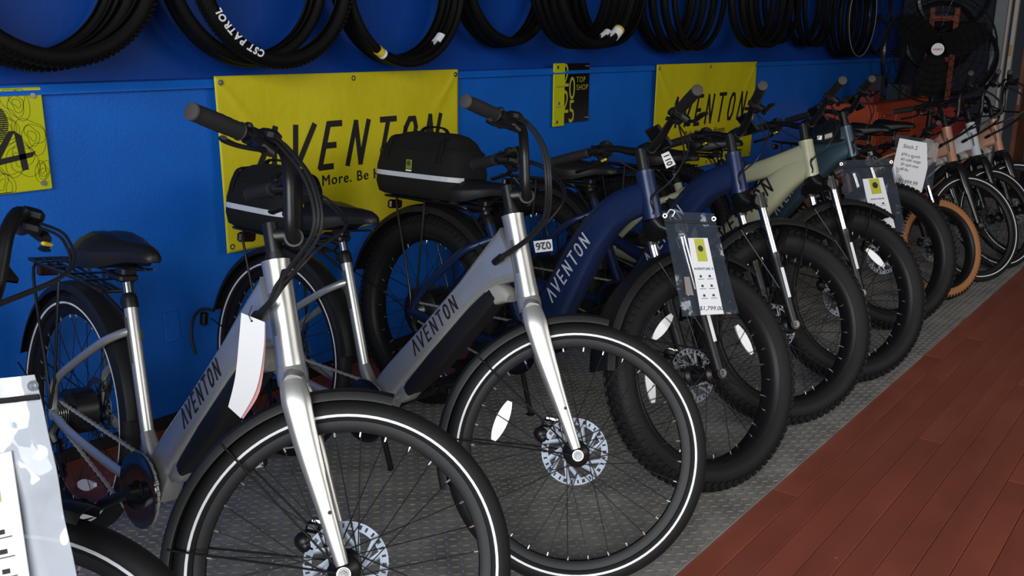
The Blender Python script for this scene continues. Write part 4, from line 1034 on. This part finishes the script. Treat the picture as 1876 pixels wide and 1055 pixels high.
def bundle(x, zbot, meshes, label_front, label_back, grp, spread, tilt=0.0, y0=.055):
    n = len(meshes); out = []
    for i, me in enumerate(meshes):
        R = {TK: .352, TS: .345, TT: .342}[me]; b = {TK: .032, TS: .025, TT: .019}[me]
        y0 += b
        o = link('hanging_tire', me); o.location = (x + spread * i + random.uniform(-.01, .01), YW + .05 - y0, zbot + R + random.uniform(0, .012))
        y0 += b + .005
        o.rotation_euler = (rad(random.uniform(-.3, .3)), random.uniform(0, 6.28), rad(tilt))
        last = i == n - 1
        tag(o, label_front if last else '%s in the bundle %s' % (ORD[i], label_back), 'tire', grp); out.append(o)
    if 0: G().sweep([(x, YW + .06, zbot + .66), (x + spread * n * .5, YW + .05 - y0 - .02, zbot + .655), (x + spread * n * .5, YW + .05 - y0 - .03, zbot + .69)], .006, n=8).build('tire_hook', HOOK, wu)
    return out
b1 = bundle(1.37, 1.292, [TS, TS, TK, TK], 'outermost black tire of the bundle over the lime 24 plaque', 'over the lime 24 plaque', 'tires over the 24 plaque', .012)
b2 = bundle(2.20, 1.285, [TS, TS, TS, TK], 'knobby black tire with white sidewall lettering over the first banner', 'behind the white-lettered knobby tire', 'tires behind the lettered tire', -.03)
b3 = bundle(2.95, 1.275, [TS, TS, TS, TT], 'outermost black tire with a small yellow label above the first banner right half', 'behind the yellow-labelled tire', 'tires over the right half of the first banner', -.02)
b4 = bundle(3.66, 1.350, [TT, TS, TS], 'outermost black tire of the bundle just right of the first banner', 'just right of the first banner', 'tires right of the first banner', -.005)
b5 = bundle(3.98, 1.345, [TT, TT, TT, TS, TS], 'outermost tire with white paper bands, left of the top shop plaque', 'paper-banded left of the top shop plaque', 'tires left of the top shop plaque', -.012, y0=.255)
b6 = bundle(4.55, 1.352, [TS, TS, TT], 'outermost black tire directly above the top shop plaque', 'right above the top shop plaque', 'tires above the top shop plaque', -.01)
b7 = bundle(5.28, 1.325, [TK, TS, TS, TT], 'outermost dark tire above the left end of the second banner', 'above the second banner left end', 'tires above the second banner left end', .04)
b8 = bundle(5.95, 1.345, [TS, TS, TT], 'outermost dark tire above the middle of the second banner', 'above the second banner middle', 'tires above the second banner middle', .03, y0=.32)
b9 = bundle(6.75, 1.375, [TS, TS, TT], 'outermost dark tire above the right end of the second banner', 'above the second banner right end', 'tires above the second banner right end', .03)
b10 = bundle(7.5, 1.35, [TS, TS, TT], 'outermost dark tire in the bundle past the second banner', 'past the second banner', 'tires past the second banner', .03)
b11 = bundle(8.35, 1.26, [TT, TT, TS, TT], 'last hanging tire at right with thin white sidewall lines', 'behind the white-lined last tire at right', 'tires in the last bundle at right', .03)
# lettering on the knobby tire (follows the sidewall, facing the room)
def arc_text(tire, txt, r0, a_start, size, m, name, y):
    """letters bent round the sidewall, tops outwards, running clockwise"""
    g = G(); pos = 0.0
    for ch in txt:
        if ch == ' ': pos += size * .38; continue
        t = text_geo(ch, size, (0, 0, 0), (1, 0, 0), (0, 0, 1), bold=.0014, lift=0, sx=.9)
        mn = min(v[0] for v in t.v); wd = max(v[0] for v in t.v) - mn
        vs = []
        for v in t.v:
            a = a_start - (pos + v[0] - mn + v[2] * .2) / r0; vs.append(((r0 + v[2]) * math.cos(a), y, (r0 + v[2]) * math.sin(a)))
        g.add(vs, t.f); pos += wd + size * .10
    o = g.build(name, m, None, 0); o.parent = tire; o.matrix_local = Matrix.Rotation(-tire.rotation_euler.y, 4, 'Y')
    return o
b2[-1].rotation_euler = (0, 0, 0); b2[-1].location.x = 2.215
LETT = mat('tire_lettering', (.75, .77, .8), .5)
arc_text(b2[-1], 'CST PATROL', .306, rad(252), .036, LETT, 'sidewall_lettering', -.0325)
def band(tire, ang, m, wdeg=7, r=.0255, name='paper_band', Rc=.322):
    tire.rotation_euler.y = 0
    prof = [(Rc + r * 1.06 * math.cos(t), r * 1.10 * math.sin(t)) for t in [2 * PI * i / 16 for i in range(16)]]
    return G().lathe(prof, 4, a0=rad(ang - wdeg / 2), a1=rad(ang + wdeg / 2)).build(name, m, tire)
band(b3[-1], 238, mat('yellow_label', (.6, .45, .03), .5), 4, .019, Rc=.325); band(b3[-1], 241.5, PAPER, 2, .019, 'white_label', Rc=.325)
band(b3[-2], 312, PAPER, 8, .0255)
band(b5[-1], 303, PAPER, 8, .0255); band(b5[-2], 300, PAPER, 7, .0255); band(b5[-1], 308.5, mat('yellow_label', (.6, .45, .03), .5), 2, .0258, 'yellow_edge')
for k_ in (.334, .339):
    G().lathe([(k_ - .002, -.0165), (k_ - .002, -.0185), (k_, -.0185), (k_, -.0165)], 80).build('white_line', mat('cream_line', (.45, .42, .36), .5), b11[-1])

# ================================================================== far right end of the room
# pedestal fan
fc = ray_pt(1718, 90, 7.2); tocf = Vector((-fc.x, -fc.y, 0)).normalized(); ang = math.atan2(tocf.y, tocf.x) + PI / 2
FM = Matrix.Translation((fc.x, fc.y, 0)) @ Matrix.Rotation(ang, 4, 'Z')
fan = empty('pedestal_fan', 'large black pedestal fan with a round white badge near the doorway', 'fan', FM)
zf = fc.z; g = G()
for r_ in (.06, .12, .17, .22, .27, .32, .37, .405): 
    y_ = -.11 + .10 * (r_ / .405) ** 2.5
    g.lathe([(r_ - .0022, y_), (r_, y_ - .0022), (r_ + .0022, y_), (r_, y_ + .0022)], 48, c=(0, 0, zf))
for i in range(20):
    a = 2 * PI * i / 20; pts = [((r_) * math.cos(a), -.11 + .10 * (r_ / .405) ** 2.5, zf + r_ * math.sin(a)) for r_ in (.05, .15, .25, .33, .405)]
    g.sweep(pts, .002, n=5)
g.lathe([(.398, -.02), (.41, -.02), (.41, .03), (.398, .03)], 56, c=(0, 0, zf))
FANK = mat('fan_black', (.004, .004, .004), .75, spec=.15)
g.build('guard', FANK, fan)
for i in range(3):
    a = 2 * PI * i / 3 + .4; secs = []
    for k in range(6):
        r_ = .05 + .31 * k / 5; h = .06 + .05 * math.sin(PI * k / 5); d = Vector((math.cos(a), 0, math.sin(a))); t = Vector((-math.sin(a), 0, math.cos(a))); pc = Vector((0, 0, zf)) + d * r_
        secs.append([pc - t * h + Vector((0, -.03, 0)), pc + t * h + Vector((0, .03, 0)), pc + t * h + Vector((0, .033, 0)), pc - t * h + Vector((0, -.027, 0))])
    G().loft(secs).build('blade', FANK, fan)
G().sweep([(0, .02, zf), (0, .06, zf), (0, .20, zf), (0, .23, zf)], [.05, .085, .08, .04], n=20).build('motor', FANK, fan)
G().lathe([(.045, -.122), (.045, -.112), (.0, -.112), (.0, -.122)], 28, c=(0, 0, zf)).build('badge', PAPER, fan)
text_geo('LASKO', .022, (0, -.1232, zf - .008), (1, 0, 0), (0, 0, 1), 'CENTER', bold=.0006).build('badge_lettering', mat('red_print', (.4, .02, .03), .5), fan, 0)
G().cyl((0, .10, .04), (0, .10, zf - .05), .022, 16).build('pole', BLACK, fan)
G().sweep([(0, .10, 0), (0, .10, .02), (0, .10, .05)], [.26, .25, .03], n=36).build('base', BLACK, fan)
# orange bench / tool cabinet
ORG = mat('orange_paint', (.42, .055, .012), .45)
cab = empty('tool_cabinet', 'long orange tool cabinet behind the bicycles at the right end', 'cabinet', Matrix.Translation((8.75, 2.70, 0)))
G().cbox((0, .0, .45), (1.55, .46, .90), .01).build('body', ORG, cab, 0)
for k in range(3):
    for j in range(4):
        dr = G().cbox((-.51 + .51 * k, -.235, .14 + .205 * j), (.48, .02, .185), .005).build('drawer', ORG, cab, 0)
        G().sweep([(-.51 + .51 * k - .12, -.262, .19 + .205 * j), (-.51 + .51 * k + .12, -.262, .19 + .205 * j)], .006, n=8).build('handle', STEEL, dr)
cab2 = empty('tool_cabinet', 'red cabinet beside the orange one, near the doorway', 'cabinet', Matrix.Translation((9.85, 2.55, 0)))
REDC = mat('dark_red_paint', (.30, .018, .010), .45)
G().cbox((0, 0, .41), (.5, .6, .82), .01).build('body', REDC, cab2, 0)
for j in range(4):
    dr = G().cbox((-.255, 0, .13 + .185 * j), (.02, .54, .165), .005).build('drawer', REDC, cab2, 0)
    G().sweep([(-.275, -.15, .17 + .185 * j), (-.275, .15, .17 + .185 * j)], .006, n=8).build('handle', STEEL, dr)
# wooden stool-like frame standing on the red cabinet
wf_ = empty('wooden_frame', 'reddish wooden frame standing on the red cabinet behind the fan', 'frame', Matrix.Translation((9.85, 2.50, .82)))
WOOD = mat('red_wood', (.20, .05, .02), .5, var=(8, .3))
for yy_ in (-.11, .11): G().cbox((0, yy_, .45), (.04, .045, .9), .004).build('post', WOOD, wf_, 0)
for zz_ in (.42, .80): G().cbox((0, 0, zz_), (.03, .20, .05), .004).build('rail', WOOD, wf_, 0)
# wheels hanging at the dark end of the wall
HW = G(); HW.lathe([(.330, -.02), (.345, 0), (.330, .02), (.305, .012), (.305, -.012)], 56); HW.lathe([(.01, -.03), (.022, -.03), (.022, .03), (.01, .03)], 14)
for i in range(20): HW.cyl((.02 * math.cos(i * .314), .02 * (1 if i % 2 else -1), .02 * math.sin(i * .314)), (.306 * math.cos(i * .314 + .15), 0, .306 * math.sin(i * .314 + .15)), .0012, 5)
HWM = HW.mesh('hung_wheel', BLACKP, 35)
for k, (x_, y_, z_, t_) in enumerate(((9.24, 2.92, 1.62, 0), (9.55, 2.84, 1.30, 0), (10.15, 2.60, 1.45, 90), (10.09, 2.50, 1.85, 90), (10.03, 2.36, 1.25, 90))):
    o = link('hung_wheel', HWM); o.location = (x_, y_, z_); o.rotation_euler = (0, k * .7, rad(t_))
    tag(o, ('dark spoked wheel hanging at the right end of the blue wall, upper one', 'dark spoked wheel hanging low at the right end of the blue wall', 'dark spoked wheel on the end wall close to the corner', 'dark spoked wheel high on the end wall behind the fan', 'dark spoked wheel low on the end wall beside the door casing')[k], 'wheel', 'spare wheels hung at the dark end')
# small goods on the cabinets
GOODS = [((8.25, 2.62, .90), (.16, .12, .10), (.25, .02, .02), 'small dark red box on the orange cabinet'), ((8.55, 2.66, .90), (.12, .10, .22), (.02, .02, .025), 'tall black box on the orange cabinet'),
         ((8.85, 2.60, .90), (.10, .10, .14), (.008, .03, .045), 'small teal carton on the orange cabinet'), ((9.25, 2.66, .90), (.20, .14, .12), (.05, .048, .045), 'grey carton at the right end of the orange cabinet')]
for p_, d_, c_, l_ in GOODS:
    o = G().cbox((0, 0, d_[2] / 2), d_, .004).build('carton', mat('carton_%s' % l_[:12], c_, .6), None, 0); o.location = p_; tag(o, l_, 'box', 'goods on the orange cabinet')
# glossy black helmet seen between the bars of the sage and teal bicycles
hc = ray_pt(1508, 246, 4.75)
hel = empty('helmet', 'glossy black helmet resting between the sage and teal bicycle bars', 'helmet', Matrix.Translation(hc))
secs = []
for k in range(9):
    z = .105 * math.sin(PI / 2 * k / 8) - .02; q = math.cos(PI / 2 * k / 8) ** .7 + .001
    secs.append([(.135 * q * math.cos(2 * PI * i / 24), .100 * q * math.sin(2 * PI * i / 24), z) for i in range(24)])
G().loft(secs).build('shell', GUARD, hel, 50)
G().sweep([(.134 * math.cos(2 * PI * i / 24), .099 * math.sin(2 * PI * i / 24), -.022) for i in range(24)], .007, n=8, closed=True).build('rim_edge', PLASTIC, hel)
for k in (-1, 0, 1): G().sweep(cr([(-.11, k * .045, .035), (-.04, k * .05, .078 - abs(k) * .012), (.05, k * .05, .078 - abs(k) * .012), (.115, k * .04, .030)], 4), (.008, .006), (0, 1, 0), 8).build('vent_ridge', GUARD, hel)
